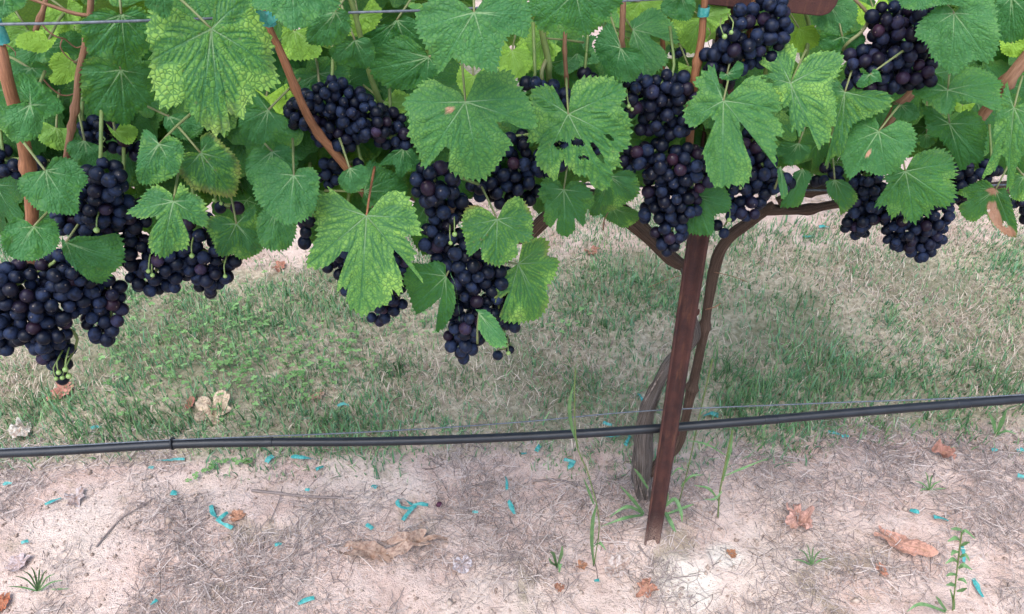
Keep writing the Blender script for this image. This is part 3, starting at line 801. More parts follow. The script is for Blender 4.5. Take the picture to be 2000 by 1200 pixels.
T((129, 474), [(121, 464), (126, 502), (154, 534), (191, 558), (220, 534), (238, 516), (240, 488), (227, 460), (196, 464), (150, 462)], -.055, (.1, .12, .05), (-10, -6), cup=.16)
T((462, 438), [(448, 425), (420, 422), (402, 439), (416, 471), (423, 492), (434, 504), (455, 499), (476, 509), (511, 495), (516, 478), (504, 436), (497, 401), (472, 422)], -.035, (.7, .05, .5), (6, -6))
T((524, 215), [(518, 206), (520, 189), (497, 178), (487, 199), (470, 217), (466, 245), (480, 269), (508, 280), (539, 262), (560, 245), (557, 231), (539, 220)], -.030, (.1, .05, .05), (-8, 4))
T((574, 343), [(564, 322), (536, 308), (501, 339), (497, 378), (518, 409), (560, 437), (602, 423), (616, 402), (623, 350), (609, 329), (583, 330)], -.065, (.1, .4, .05), (0, 10), cup=.2)
T((532, 297), [(497, 287), (480, 315), (483, 350), (508, 367), (550, 350), (581, 322), (567, 290), (543, 280)], -.030, (.0, .15, .05), (-5, 8))
T((540, 410), [(520, 405), (503, 425), (504, 465), (520, 485), (560, 484), (577, 455), (575, 425), (556, 408)], -.030, (.2, .25, .05), (0, 8))
T((85, 94), [(69, 92), (46, 90), (12, 100), (15, 125), (42, 127), (69, 121), (100, 123), (125, 112), (150, 117), (162, 92), (160, 69), (133, 60), (110, 62), (96, 83)], .045, (.25, .4, .05), (0, 20), fold=.1)
T((330, 228), [(322, 226), (320, 245), (335, 262), (366, 274), (393, 260), (396, 240), (372, 222), (345, 222)], .0, (.0, .15, .1), (0, 4))
T((165, 275), [(140, 272), (130, 290), (150, 320), (175, 330), (196, 318), (194, 285)], .0, (.1, .25, .05), (0, 6))
T((62, 135), [(25, 122), (20, 135), (50, 150), (88, 152), (104, 134), (98, 122), (70, 118)], -.01, (.0, .2, .2), (0, 30), fold=-.3)
T((10, -5), [(-30, -30), (-40, 20), (0, 35), (25, 24), (48, 12), (50, -15), (25, -25)], -.03, (.05, .3, .05), (0, 8))
T((320, -30), [(285, -35), (283, 10), (300, 20), (318, 36), (333, 25), (338, -5), (335, -30)], -.085, (.4, .35, .05), (0, 5))
# --- centre
T((571, -21), [(550, -35), (501, -21), (494, 7), (529, 21), (550, 42), (574, 54), (613, 35), (634, 17), (658, 14), (662, -10), (620, -32)], -.085, (.15, .6, .05), (0, 22))
T((655, 24), [(641, 14), (627, 21), (609, 38), (599, 63), (602, 87), (630, 91), (665, 84), (685, 59), (679, 24), (664, 18)], -.035, (.05, .0, .05), (5, -12))
T((693, 79), [(672, 80), (643, 98), (655, 122), (697, 135), (718, 136), (732, 112), (725, 80), (707, 73)], -.010, (.1, .0, .05), (0, -12))
T((837, 112), [(823, 91), (788, 70), (756, 84), (725, 112), (721, 147), (753, 171), (781, 178), (816, 171), (844, 154), (858, 133), (851, 115)], -.012, (.1, .08, .05), (-8, -10))
T((775, 40), [(755, 45), (700, 80), (720, 110), (760, 100), (800, 120), (830, 90), (820, 50), (790, 30)], .03, (.1, .0, .05), (0, -14))
T((622, 145), [(595, 133), (567, 140), (553, 168), (560, 196), (595, 189), (634, 168), (676, 175), (683, 147), (676, 126), (644, 122)], .055, (.35, .15, .05), (0, 14))
T((926, 25), [(900, 3), (858, -9), (819, 18), (813, 54), (826, 78), (840, 105), (858, 135), (883, 110), (909, 126), (942, 133), (966, 138), (975, 108), (984, 81), (999, 67), (1026, 73), (1035, 51), (1038, 24), (1023, -3), (990, -18), (951, -6)], -.085, (.12, .45, .05), (0, 12), na=360, nr=14, pucker=.0020)
T((909, 200), [(900, 185), (891, 177), (870, 168), (840, 153), (810, 174), (788, 198), (798, 228), (798, 264), (813, 291), (825, 324), (848, 306), (861, 291), (873, 284), (877, 294), (874, 321), (879, 333), (906, 345), (942, 348), (966, 327), (987, 297), (998, 279), (987, 264), (972, 249), (969, 240), (990, 240), (1020, 252), (1048, 250), (1044, 222), (1032, 192), (1011, 165), (999, 141), (972, 141), (939, 141), (927, 168), (916, 190)],
  -.070, (.30, .42, .05), (0, 8), na=430, nr=16, pucker=.0022, wave=.06, dead=[(878, 215, 7, 6)])
T((683, 329), [(669, 336), (660, 353), (676, 374), (697, 374), (718, 357), (720, 332), (704, 322)], -.045, (.05, .2, .05), (0, 6), cup=.24)
T((711, 374), [(704, 350), (721, 315), (746, 325), (777, 343), (798, 371), (788, 385), (760, 381), (739, 395), (721, 406), (707, 392)], -.015, (.05, .08, .05), (0, -4))
T((788, 290), [(767, 294), (741, 325), (770, 322), (774, 343), (788, 348), (795, 336), (823, 334), (816, 308), (802, 290)], -.010, (.1, .0, .05), (10, -8))
T((716, 422), [(706, 414), (691, 390), (661, 379), (644, 362), (641, 379), (626, 379), (616, 405), (620, 454), (609, 476), (594, 514), (628, 518), (650, 506), (669, 488), (678, 491), (669, 514), (658, 540), (654, 559), (673, 559), (671, 585), (699, 613), (725, 600), (755, 589), (763, 566), (778, 574), (781, 540), (768, 506), (766, 489), (785, 510), (796, 548), (822, 551), (804, 521), (800, 510), (809, 499), (800, 480), (789, 461), (819, 459), (811, 416), (796, 386), (774, 375), (748, 386), (727, 411)],
  -.075, (1.0, .55, .1), (-4, 10), na=450, nr=16, cup=.16, pucker=.0024, wave=.06, teeth=.045, pet=.075, petmat=M['cane'])
T((971, 429), [(954, 412), (931, 401), (909, 409), (903, 442), (909, 469), (916, 499), (939, 484), (942, 506), (965, 517), (976, 519), (991, 510), (1010, 499), (1010, 476), (1036, 472), (1040, 442), (1036, 412), (1016, 386), (991, 394), (977, 416)], -.070, (.85, .1, .9), (5, 6), na=320, nr=13)
T((1012, 516), [(1016, 495), (1014, 480), (1059, 463), (1074, 476), (1070, 499), (1094, 506), (1085, 540), (1070, 562), (1079, 589), (1066, 619), (1044, 626), (1010, 630), (984, 619), (995, 589), (999, 570), (974, 589), (972, 566), (987, 532)], -.055, (.9, .3, .45), (12, 4), na=320, nr=13, cup=.2)
T((871, 540), [(871, 517), (852, 510), (830, 517), (800, 517), (785, 544), (792, 570), (796, 589), (807, 615), (837, 600), (858, 583), (838, 612), (819, 645), (837, 656), (856, 645), (879, 615), (888, 588), (886, 558)], -.050, (.1, .0, .05), (-18, -10), teeth=.04)
T((884, 540), [(879, 531), (889, 560), (894, 592), (891, 628), (876, 607), (872, 585), (879, 553)], -.085, (.1, .9, .0), (30, 10), pet=0, na=120, nr=8)
T((935, 612), [(929, 605), (950, 607), (972, 630), (984, 667), (965, 677), (950, 667), (934, 641)], -.075, (.3, .7, .0), (-20, 10), pet=.04, na=120, nr=8)
T((835, 395), [(815, 385), (800, 420), (805, 470), (830, 500), (850, 470), (850, 420)], .03, (.2, .0, .1), (0, 0))
# --- right of centre
T((1124, -14), [(1093, -21), (1033, 0), (1044, 38), (1054, 59), (1100, 63), (1135, 73), (1159, 63), (1184, 38), (1215, 7), (1205, -17), (1156, -21)], -.070, (.05, .05, .05), (0, 0))
T((1110, 223), [(1098, 201), (1091, 175), (1074, 167), (1042, 172), (1035, 195), (1044, 215), (1034, 255), (1031, 277), (1052, 277), (1045, 300), (1047, 320), (1065, 338), (1082, 351), (1092, 323), (1093, 306), (1105, 323), (1125, 341), (1142, 342), (1152, 362), (1176, 371), (1188, 357), (1195, 328), (1208, 325), (1207, 297), (1224, 289), (1231, 255), (1227, 229), (1212, 209), (1225, 187), (1215, 167), (1198, 154), (1170, 151), (1136, 155), (1118, 175), (1118, 206)],
  -.080, (.45, .30, .1), (-4, 8), na=430, nr=22, pucker=.0034, wave=.05, holes=[(1096, 283, 15, 8, 4), (1128, 278, 13, 7.5, 8), (1166, 296, 5.5, 24, -33), (1138, 307, 11, 4, 2), (1190, 267, 10, 4.5, 35)])
T((1101, 371), [(1093, 354), (1065, 348), (1057, 365), (1052, 382), (1064, 402), (1062, 430), (1076, 444), (1088, 427), (1086, 453), (1105, 464), (1122, 450), (1122, 428), (1139, 444), (1144, 416), (1159, 402), (1156, 379), (1136, 357), (1114, 355)], -.045, (.2, .1, .05), (0, -2), na=240, nr=12)
T((1190, 345), [(1165, 365), (1153, 402), (1153, 427), (1181, 419), (1198, 413), (1227, 399), (1241, 391), (1249, 371), (1235, 337), (1210, 334)], -.020, (.6, .0, .5), (0, -14))
T((1195, 405), [(1182, 408), (1178, 425), (1200, 438), (1215, 448), (1240, 442), (1252, 428), (1235, 410), (1215, 402)], .04, (.9, .5, .0), (0, -20))
T((1212, 94), [(1205, 70), (1191, 45), (1170, 66), (1161, 94), (1177, 129), (1187, 150), (1233, 161), (1254, 136), (1256, 112), (1240, 94), (1224, 98)], -.035, (.0, .2, .05), (0, 0), fold=-.14)
T((1236, 59), [(1229, 45), (1275, 14), (1310, 35), (1324, 77), (1275, 66), (1271, 73), (1292, 87), (1306, 115), (1275, 140), (1254, 147), (1240, 115), (1229, 84)], .05, (.2, .75, .05), (0, 18))
T((1128, 105), [(1107, 112), (1082, 129), (1100, 147), (1135, 129), (1170, 119), (1156, 87), (1166, 66), (1135, 73), (1110, 84)], .05, (.15, .8, .0), (0, 20))
T((1330, -10), [(1305, -15), (1290, 15), (1310, 35), (1345, 40), (1358, 10), (1345, -15)], -.03, (.05, .1, .05), (0, 0))
T((1413, 197), [(1408, 177), (1407, 151), (1397, 129), (1379, 137), (1355, 161), (1367, 177), (1352, 191), (1335, 220), (1344, 244), (1363, 244), (1377, 233), (1386, 228), (1396, 237), (1371, 257), (1357, 279), (1373, 305), (1379, 337), (1395, 364), (1427, 361), (1453, 359), (1464, 340), (1464, 316), (1451, 281), (1443, 247), (1446, 240), (1469, 290), (1491, 321), (1509, 337), (1513, 300), (1513, 268), (1528, 265), (1523, 239), (1504, 220), (1525, 217), (1520, 188), (1504, 167), (1480, 151), (1459, 156), (1437, 177), (1423, 193)],
  -.080, (.35, .42, .05), (0, 8), na=430, nr=16, teeth=.045, fold=-.1)
T((1544, 163), [(1547, 148), (1556, 113), (1555, 95), (1533, 79), (1529, 93), (1508, 89), (1501, 104), (1484, 123), (1511, 141), (1486, 148), (1512, 158), (1507, 170), (1520, 191), (1530, 209), (1541, 207), (1539, 225), (1544, 247), (1541, 257), (1555, 252), (1552, 273), (1574, 246), (1578, 262), (1562, 270), (1556, 289), (1568, 303), (1589, 300), (1603, 284), (1619, 273), (1621, 252), (1629, 241), (1631, 204), (1624, 167), (1640, 143), (1648, 113), (1629, 103), (1597, 104), (1573, 116), (1557, 140)],
  -.075, (1.0, .65, .1), (0, 6), na=430, nr=15, teeth=.05, pucker=.0024)
T((1650, 180), [(1644, 168), (1634, 154), (1620, 164), (1627, 210), (1630, 245), (1616, 280), (1599, 301), (1606, 325), (1623, 308), (1644, 297), (1662, 245), (1704, 227), (1739, 206), (1735, 185), (1704, 178), (1672, 180)], -.045, (.7, .15, .1), (0, 4), na=320, nr=13, pucker=.0024)
T((1355, 382), [(1383, 365), (1411, 361), (1428, 393), (1421, 414), (1397, 421), (1393, 456), (1365, 459), (1344, 452), (1341, 417), (1337, 389)], -.02, (.1, .12, .05), (0, 0))
T((1420, 145), [(1408, 140), (1405, 152), (1425, 158), (1447, 150), (1452, 128), (1440, 120)], -.055, (.2, .1, .0), (0, -10), na=100, nr=7)
T((1305, 300), [(1270, 280), (1235, 275), (1232, 300), (1262, 318), (1320, 312), (1330, 285)], -.02, (.3, .0, .1), (0, -20))
# --- right
T((1716, 257), [(1717, 246), (1711, 232), (1722, 220), (1704, 214), (1671, 220), (1647, 250), (1632, 280), (1644, 313), (1656, 346), (1680, 331), (1695, 335), (1719, 340), (1749, 331), (1767, 310), (1785, 289), (1788, 265), (1779, 244), (1758, 236), (1740, 244), (1724, 254)], -.080, (.05, .42, .05), (0, 10), na=360, nr=14, fold=-.16, dead=[(1696, 300, 3.5, 7)])
T((1768, 335), [(1758, 328), (1749, 331), (1725, 349), (1734, 358), (1713, 391), (1714, 404), (1731, 400), (1734, 415), (1746, 425), (1758, 412), (1771, 428), (1788, 434), (1806, 418), (1812, 425), (1824, 403), (1848, 406), (1864, 388), (1866, 370), (1856, 352), (1867, 347), (1866, 325), (1857, 304), (1836, 292), (1812, 295), (1788, 304), (1775, 322)], -.060, (.25, .12, .05), (4, 4), na=360, nr=16, pucker=.0036, teeth=.07)
T((1863, 26), [(1858, 19), (1840, 7), (1816, 24), (1795, 45), (1788, 70), (1809, 84), (1816, 105), (1830, 119), (1847, 133), (1861, 142), (1882, 128), (1900, 115), (1931, 119), (1945, 98), (1950, 73), (1945, 35), (1942, 7), (1924, -7), (1893, 0), (1873, 17)], -.085, (.05, .55, .05), (0, 12), na=340, nr=13)
T((1851, 176), [(1846, 160), (1830, 143), (1815, 130), (1794, 133), (1782, 154), (1782, 175), (1797, 187), (1819, 193), (1827, 211), (1842, 220), (1860, 215), (1869, 199), (1890, 196), (1914, 200), (1944, 208), (1956, 196), (1953, 169), (1960, 151), (1938, 133), (1905, 127), (1881, 133), (1858, 162)], -.060, (.15, .25, .05), (0, 24), na=340, nr=13, wave=.10, fold=-.12)
T((1980, 211), [(1977, 199), (1969, 158), (1959, 181), (1947, 220), (1941, 259), (1938, 292), (1920, 322), (1898, 350), (1920, 342), (1940, 328), (1955, 300), (1963, 328), (1954, 366), (1971, 358), (1982, 322), (1998, 298), (2016, 290), (2030, 330), (2040, 280), (2036, 226), (2007, 202), (1992, 205)], -.080, (.45, .5, .05), (-6, 8), na=340, nr=14, teeth=.035)
T((1854, 242), [(1839, 226), (1821, 211), (1803, 211), (1806, 232), (1815, 265), (1830, 268), (1842, 280), (1860, 304), (1875, 337), (1896, 322), (1917, 319), (1923, 280), (1926, 250), (1908, 223), (1884, 217), (1866, 229)], -.030, (.05, .05, .05), (0, -6), na=220, nr=11)
T((1944, 371), [(1935, 358), (1920, 352), (1890, 364), (1869, 377), (1890, 389), (1872, 403), (1881, 424), (1902, 433), (1923, 418), (1932, 430), (1948, 448), (1965, 462), (1982, 464), (1984, 440), (1980, 424), (1971, 385), (1962, 367)], -.045, (.3, .1, .3), (0, 0), na=320, nr=13, dead=[(1942, 420, 9, 26, -20), (1962, 450, 22, 10, 30), (1940, 400, 5, 5), (1938, 374, 9, 6)], holes=[(1963, 440, 6, 4, 40), (1930, 412, 3, 2.5, 0)])
T((2000, 345), [(1985, 338), (1972, 360), (1975, 385), (1998, 392), (2030, 385), (2035, 350), (2015, 335)], -.085, (.9, .4, .3), (0, 8))
T((1630, 351), [(1613, 354), (1618, 382), (1637, 403), (1637, 426), (1655, 414), (1672, 396), (1672, 382), (1658, 361), (1644, 351)], -.030, (.5, .0, .3), (0, -16))
T((1567, 330), [(1550, 337), (1543, 372), (1532, 407), (1564, 403), (1574, 372), (1588, 340)], -.010, (.1, .0, .1), (20, -10), na=140, nr=8)
T((1525, 325), [(1518, 332), (1522, 365), (1529, 388), (1539, 375), (1532, 347)], -.065, (.8, .4, .1), (20, 8), na=100, nr=7, pet=.03)
T((1975, -5), [(1950, -12), (1942, 25), (1950, 75), (1985, 80), (2030, 50), (2035, 0)], -.04, (.05, .1, .05), (0, 4))
T((1820, -25), [(1790, -35), (1757, -10), (1765, 15), (1800, 18), (1845, 8), (1886, 12), (1885, -15), (1850, -35)], -.07, (.1, .45, .05), (0, 14))
T((1620, 10), [(1590, 0), (1585, 35), (1605, 55), (1640, 65), (1670, 40), (1672, 5), (1645, -10)], .04, (.1, .75, .0), (0, 18))
T((1645, 72), [(1605, 62), (1600, 90), (1620, 103), (1660, 105), (1690, 85), (1680, 60)], .01, (.05, .0, .05), (0, -14))
T((1700, 145), [(1690, 140), (1672, 165), (1685, 172), (1710, 160), (1722, 160), (1716, 140), (1705, 135)], -.060, (.2, .08, .05), (0, 0), na=120, nr=8)
T((1760, 205), [(1745, 205), (1742, 225), (1770, 238), (1795, 225), (1785, 205), (1770, 200)], .0, (.0, .25, .1), (0, 20))
T((1810, 262), [(1795, 262), (1790, 280), (1810, 290), (1830, 275), (1825, 258)], .0, (.9, .2, .1), (0, 0))
T((1560, 280), [(1530, 275), (1515, 300), (1540, 325), (1575, 310), (1585, 285)], -.02, (.4, .0, .2), (0, -16))
# --- leaves tinted bright yellow-green to stand for light coming through from behind
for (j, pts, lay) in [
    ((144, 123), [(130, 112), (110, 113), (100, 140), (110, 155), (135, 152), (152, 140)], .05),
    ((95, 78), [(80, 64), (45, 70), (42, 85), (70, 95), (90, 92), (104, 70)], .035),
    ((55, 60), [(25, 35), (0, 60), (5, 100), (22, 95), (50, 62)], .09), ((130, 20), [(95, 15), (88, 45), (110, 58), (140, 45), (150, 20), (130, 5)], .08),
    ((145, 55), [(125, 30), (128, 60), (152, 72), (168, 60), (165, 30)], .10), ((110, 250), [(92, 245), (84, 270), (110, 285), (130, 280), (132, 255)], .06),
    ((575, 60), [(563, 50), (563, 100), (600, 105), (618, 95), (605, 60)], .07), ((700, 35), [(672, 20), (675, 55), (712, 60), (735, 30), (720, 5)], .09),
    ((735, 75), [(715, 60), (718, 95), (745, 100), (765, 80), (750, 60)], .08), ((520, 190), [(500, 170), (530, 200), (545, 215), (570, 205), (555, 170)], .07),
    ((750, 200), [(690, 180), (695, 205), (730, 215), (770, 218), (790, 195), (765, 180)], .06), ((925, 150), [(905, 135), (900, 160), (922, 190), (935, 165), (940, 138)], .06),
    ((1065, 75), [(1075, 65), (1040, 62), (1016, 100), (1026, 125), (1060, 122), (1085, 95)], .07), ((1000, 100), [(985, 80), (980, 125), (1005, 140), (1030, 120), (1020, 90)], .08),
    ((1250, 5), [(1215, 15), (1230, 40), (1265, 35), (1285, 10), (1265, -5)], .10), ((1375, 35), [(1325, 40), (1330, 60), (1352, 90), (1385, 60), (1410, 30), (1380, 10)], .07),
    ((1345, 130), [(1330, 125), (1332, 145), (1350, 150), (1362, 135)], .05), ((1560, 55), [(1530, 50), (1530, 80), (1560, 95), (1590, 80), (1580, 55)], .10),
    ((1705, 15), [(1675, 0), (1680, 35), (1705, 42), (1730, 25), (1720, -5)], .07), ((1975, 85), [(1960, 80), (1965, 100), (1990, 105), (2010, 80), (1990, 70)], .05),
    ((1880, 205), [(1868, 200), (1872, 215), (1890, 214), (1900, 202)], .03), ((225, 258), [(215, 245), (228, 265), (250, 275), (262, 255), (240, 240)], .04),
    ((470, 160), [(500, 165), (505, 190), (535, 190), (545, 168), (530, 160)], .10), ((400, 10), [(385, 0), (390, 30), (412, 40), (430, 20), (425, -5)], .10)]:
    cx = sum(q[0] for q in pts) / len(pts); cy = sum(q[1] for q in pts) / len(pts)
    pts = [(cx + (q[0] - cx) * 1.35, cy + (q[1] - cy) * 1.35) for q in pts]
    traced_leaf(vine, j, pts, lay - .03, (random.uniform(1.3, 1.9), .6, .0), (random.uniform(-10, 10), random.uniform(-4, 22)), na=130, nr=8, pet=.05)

# --- body of the canopy behind and above what the outlines give
def joined_leaves(name, parent, specs):
    """specs: (position, normal, tip direction, size, colour triple); one mesh"""
    V, Q, Tt, A = [], [], [], {k: [] for k in ('d1', 'd2', 'rr', 'dead')}; L = []; n0 = 0
    cache = []
    for me in VARIANTS:
        co = np.empty(len(me.vertices) * 3, np.float32); me.vertices.foreach_get('co', co)
        at = {}
        for k in A:
            v = np.empty(len(me.vertices), np.float32); me.attributes[k].data.foreach_get('value', v); at[k] = v
        fs = [tuple(p.vertices) for p in me.polygons]
        cache.append((co.reshape(-1, 3), at, np.array([f for f in fs if len(f) == 4]), np.array([f for f in fs if len(f) == 3])))
    for p, nrm, dn, sz, col in specs:
        co, at, q, t = random.choice(cache)
        m = np.array(frame_from(nrm, dn)) * (sz / .075)
        V.append(co @ m.T + np.array(list(p - parent.location))); Q.append(q + n0); Tt.append(t + n0); n0 += len(co)
        for k in A: A[k].append(at[k])
        L.append(np.tile(np.array([col]), (len(co), 1)))
    at = {k: np.concatenate(v) for k, v in A.items()}; at['lc'] = np.concatenate(L)
    o = obj(name, mesh_np(name, np.concatenate(V), np.concatenate(Q), np.concatenate(Tt), M['leaf'], True, at), parent)
    o.color = (0, 0, 0, 1); o['kind'] = 'stuff'
    return o
def canopy():
    sp = []
    for k in range(400):
        px = random.uniform(-320, 2320)
        x = on_y(px, 200, 0).x
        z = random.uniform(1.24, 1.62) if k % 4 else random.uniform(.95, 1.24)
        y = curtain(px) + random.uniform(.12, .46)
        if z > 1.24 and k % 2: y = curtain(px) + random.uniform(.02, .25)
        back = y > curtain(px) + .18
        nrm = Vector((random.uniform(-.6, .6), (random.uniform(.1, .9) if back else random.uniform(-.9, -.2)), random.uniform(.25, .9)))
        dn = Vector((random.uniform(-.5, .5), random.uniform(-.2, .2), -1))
        sp.append((Vector((x, y, z)), nrm, dn, random.uniform(.055, .09), (random.choice([.6, .9, 1.6, 2]) if back else random.uniform(.1, .6), random.uniform(.1, .6), .1)))  # highest yellow values on rear leaves paint in a back-lit glow
    joined_leaves('foliage', vine, sp)
canopy()
def fill():
    for k in range(140):
        px = random.uniform(-60, 2060); py = random.uniform(140, 285)
        if k > 75: px = random.uniform(-60, 820) if k % 3 else random.uniform(1200, 2050); py = random.uniform(150, 300)
        p = on_y(px, py, curtain(px) + random.uniform(.06, .17))
        nrm = Vector((random.uniform(-.5, .5), random.uniform(-1, -.3), random.uniform(.2, .9)))
        loose_leaf(vine, p, nrm, Vector((random.uniform(-.6, .6), random.uniform(-.2, .2), -1)), random.uniform(.045, .075), (random.uniform(.0, .5), random.uniform(0, .2), .1))
fill()
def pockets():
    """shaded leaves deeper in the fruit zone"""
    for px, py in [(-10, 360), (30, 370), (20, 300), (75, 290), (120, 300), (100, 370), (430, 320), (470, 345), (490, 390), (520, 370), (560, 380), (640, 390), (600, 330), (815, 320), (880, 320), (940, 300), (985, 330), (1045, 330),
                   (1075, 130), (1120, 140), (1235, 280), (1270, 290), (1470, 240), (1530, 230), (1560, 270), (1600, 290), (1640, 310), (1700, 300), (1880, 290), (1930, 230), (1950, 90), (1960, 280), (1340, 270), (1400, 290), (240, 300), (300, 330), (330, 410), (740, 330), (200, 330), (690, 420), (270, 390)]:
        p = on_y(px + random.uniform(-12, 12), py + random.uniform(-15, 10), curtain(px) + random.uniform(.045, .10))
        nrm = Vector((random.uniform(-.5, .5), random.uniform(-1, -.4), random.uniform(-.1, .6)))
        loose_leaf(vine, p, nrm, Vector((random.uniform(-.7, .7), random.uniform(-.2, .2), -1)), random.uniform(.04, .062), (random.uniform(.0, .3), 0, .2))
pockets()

# ================================================================== GRAPES
def grape_mesh(r, mat, name='grape'):
    nu, nv = 18, 11
    V = [(0, 0, r)]; 
    for i in range(1, nv):
        t = math.pi * i / nv
        for j in range(nu):
            a = 2 * math.pi * j / nu
            V.append((r * math.sin(t) * math.cos(a), r * math.sin(t) * math.sin(a), r * math.cos(t)))
    V.append((0, 0, -r))
    tr = [(0, 1 + j, 1 + (j + 1) % nu) for j in range(nu)]
    b = 1 + (nv - 2) * nu; e = len(V) - 1
    tr += [(e, b + (j + 1) % nu, b + j) for j in range(nu)]
    q = [(1 + i * nu + j, 1 + (i + 1) * nu + j, 1 + (i + 1) * nu + (j + 1) % nu, 1 + i * nu + (j + 1) % nu) for i in range(nv - 2) for j in range(nu)]
    return mesh_np(name, V, q, tr, mat)
GR = .0081
GRAPE = grape_mesh(GR, M['grape'])
UNRIPE = grape_mesh(GR * .33, M['unripe'], 'unripe_grape')

def cluster(label, blobs, dy=0.0, red=0.0, green=(), size=1.0, peduncle=None, plane=None, cat='grapes', group='grape clusters hanging on the front vine', packed=.865):
    """blobs: (px, py, radius px) circles that the bunch fills; each becomes a ball in the row's fruit wall"""
    px0 = sum(b[0] for b in blobs) / len(blobs)
    y = (curtain(px0) if plane is None else plane) + dy
    B = []
    for bx, by, br in blobs:
        p = on_y(bx, by, y + random.uniform(-.008, .008)); B.append((np.array(p), (br * 1.08 + 1.5) * per_px(p)))
    top = max(B, key=lambda b: b[0][2] + b[1])
    topp = Vector(top[0]) + Vector((0, 0, top[1] * .6))
    root = empty('grape_cluster', topp)
    tag(root, label, cat, group)
    d = GR * 2 * size
    rng = np.random.default_rng(int(px0 * 7 + blobs[0][1]))
    C0 = np.array([b[0] for b in B]); R0 = np.array([b[1] for b in B])
    def candidates(inset, n):
        out = []
        for c, r in B:
            v = rng.normal(size=(n, 3)); v /= np.linalg.norm(v, axis=1)[:, None]
            out.append(c + v * np.array([1, .85, 1]) * max(r - inset, d * .12))
        P = np.concatenate(out)
        dist = np.linalg.norm((P[:, None] - C0[None]) / np.array([1, .85, 1]), axis=2) - R0[None]
        return P[dist.min(1) > -inset - d * .12]
    pts = []
    near = None
    for inset, n in ((d * .5, 420), (d * 1.25, 200), (d * 2.0, 120)):
        P = candidates(inset, n)
        if not len(P): continue
        near = np.full(len(P), 9.0)
        for q_ in pts: near = np.minimum(near, np.linalg.norm(P - q_, axis=1))
        if not pts: near[np.argmin(P[:, 2])] = d * .95
        while True:
            ok = near >= d * packed
            if not ok.any(): break
            k = np.argmin(np.where(ok, near + rng.random(len(P)) * d * .10, 99))
            pts.append(P[k]); near = np.minimum(near, np.linalg.norm(P - P[k], axis=1))
    rad = [d * .5 * rng.choice([.86, .94, 1.0, 1.0, 1.05]) for _ in pts]
    cen = np.mean([b[0] for b in B], axis=0)
    # stalk and branches
    low = min(B, key=lambda b: b[0][2] - b[1])
    axis = [Vector(low[0]) - topp]
    srt = sorted(B, key=lambda b: b[0][2])
    spine = [Vector(b[0]) - topp + Vector((0, .006, 0)) for b in srt[::max(1, len(srt) // 3)]]
    spine.append(Vector((0, .0, .0)))
    if peduncle: spine.append(on_y(peduncle[0], peduncle[1], y + .02) - topp)
    else: spine.append(Vector((random.uniform(-.01, .01), .03, .045)))
    obj('stalk', tube_mesh('stalk', spine, [.0011] + [.0017] * (len(spine) - 2) + [.0019], M['stem'], 7, .012), root)
    grapes = []
    for p, g in zip(pts, rad):
        o = bpy.data.objects.new('grape', GRAPE)
        s = g / GR
        out = Vector(p - cen); out.normalize()
        q = (-(out + Vector((random.uniform(-.5, .5), random.uniform(-.5, .2), random.uniform(-1.0, .0))))).to_track_quat('Z', 'Y')
        o.matrix_basis = Matrix.Translation(Vector(p) - topp) @ q.to_matrix().to_4x4() @ Matrix.Diagonal((s * random.uniform(.91, 1.03), s * random.uniform(.93, 1.04), s * random.uniform(.94, 1.10), 1))
        o.color = (max(0, (random.random() ** 14) * .35 + red * .4 * random.random() ** 2), 0, 0, 1)
        link(o, root); grapes.append(o)
    for (gx, gy) in (green if len(green) > 4 and px0 < 200 else green[:2]):
        o = bpy.data.objects.new('unripe_grape', UNRIPE)
        pos = on_y(gx, gy, y - .03)
        o.matrix_basis = Matrix.Translation(pos - topp) @ Matrix.Scale(random.uniform(.75, 1.25), 4)
        link(o, root)
        pd = tube_mesh('fruit_stalk', [pos - topp, (pos - topp) + Vector((random.uniform(-.004, .004), .008, .008)), (pos - topp) + Vector((0, .022, .012))], [.0007, .0008, .001], M['stem'], 5, .006)
        obj('fruit_stalk', pd, root)
    return root
cluster('largest dark blue grape cluster, hanging lowest at the left edge', [(125, 530, 48), (35, 560, 54), (40, 615, 60), (100, 590, 52), (85, 645, 50), (112, 690, 36), (118, 732, 22), (10, 660, 36), (-30, 600, 52), (150, 560, 42), (140, 655, 20)], -.03, green=[(115, 728), (122, 738), (128, 722), (135, 735), (110, 740)], size=.93, peduncle=(42, 496))
cluster('grape cluster side wing reaching right of the lowest left bunch', [(200, 570, 42), (190, 605, 44), (215, 610, 32), (205, 645, 34), (180, 560, 40), (232, 600, 14)], -.025, .06, size=.93)
cluster('grape cluster above the dark green pointed leaf at the left', [(205, 350, 42), (180, 395, 50), (165, 440, 48), (225, 405, 36), (130, 432, 30), (165, 465, 26)], -.03, green=[(189, 450)], size=.82)
cluster('grape cluster in the gap left of the small lobed leaf', [(250, 420, 42), (240, 460, 40), (262, 490, 44), (300, 505, 44), (300, 540, 40), (275, 545, 30), (332, 548, 26), (335, 500, 34)], -.02, green=[(290, 530), (298, 538), (284, 538)], size=.87)
cluster('loose grape cluster ending right of the small lobed leaf', [(385, 440, 36), (395, 480, 42), (415, 525, 42), (405, 555, 30), (440, 510, 28), (454, 551, 13), (375, 520, 34), (360, 480, 34)], -.02, .10, green=[(375, 500), (440, 540)], packed=.93, size=.9)
cluster('grape cluster behind the long orange cane, upper centre left', [(650, 190, 40), (690, 215, 44), (640, 232, 40), (600, 215, 38), (725, 240, 40), (670, 265, 34), (580, 225, 28), (630, 265, 24)], .012, size=.74)
cluster('grape cluster beside the green shoot left of the biggest smooth leaf', [(765, 235, 28), (785, 265, 30), (750, 270, 24), (770, 290, 20)], .005, .06, size=.76)
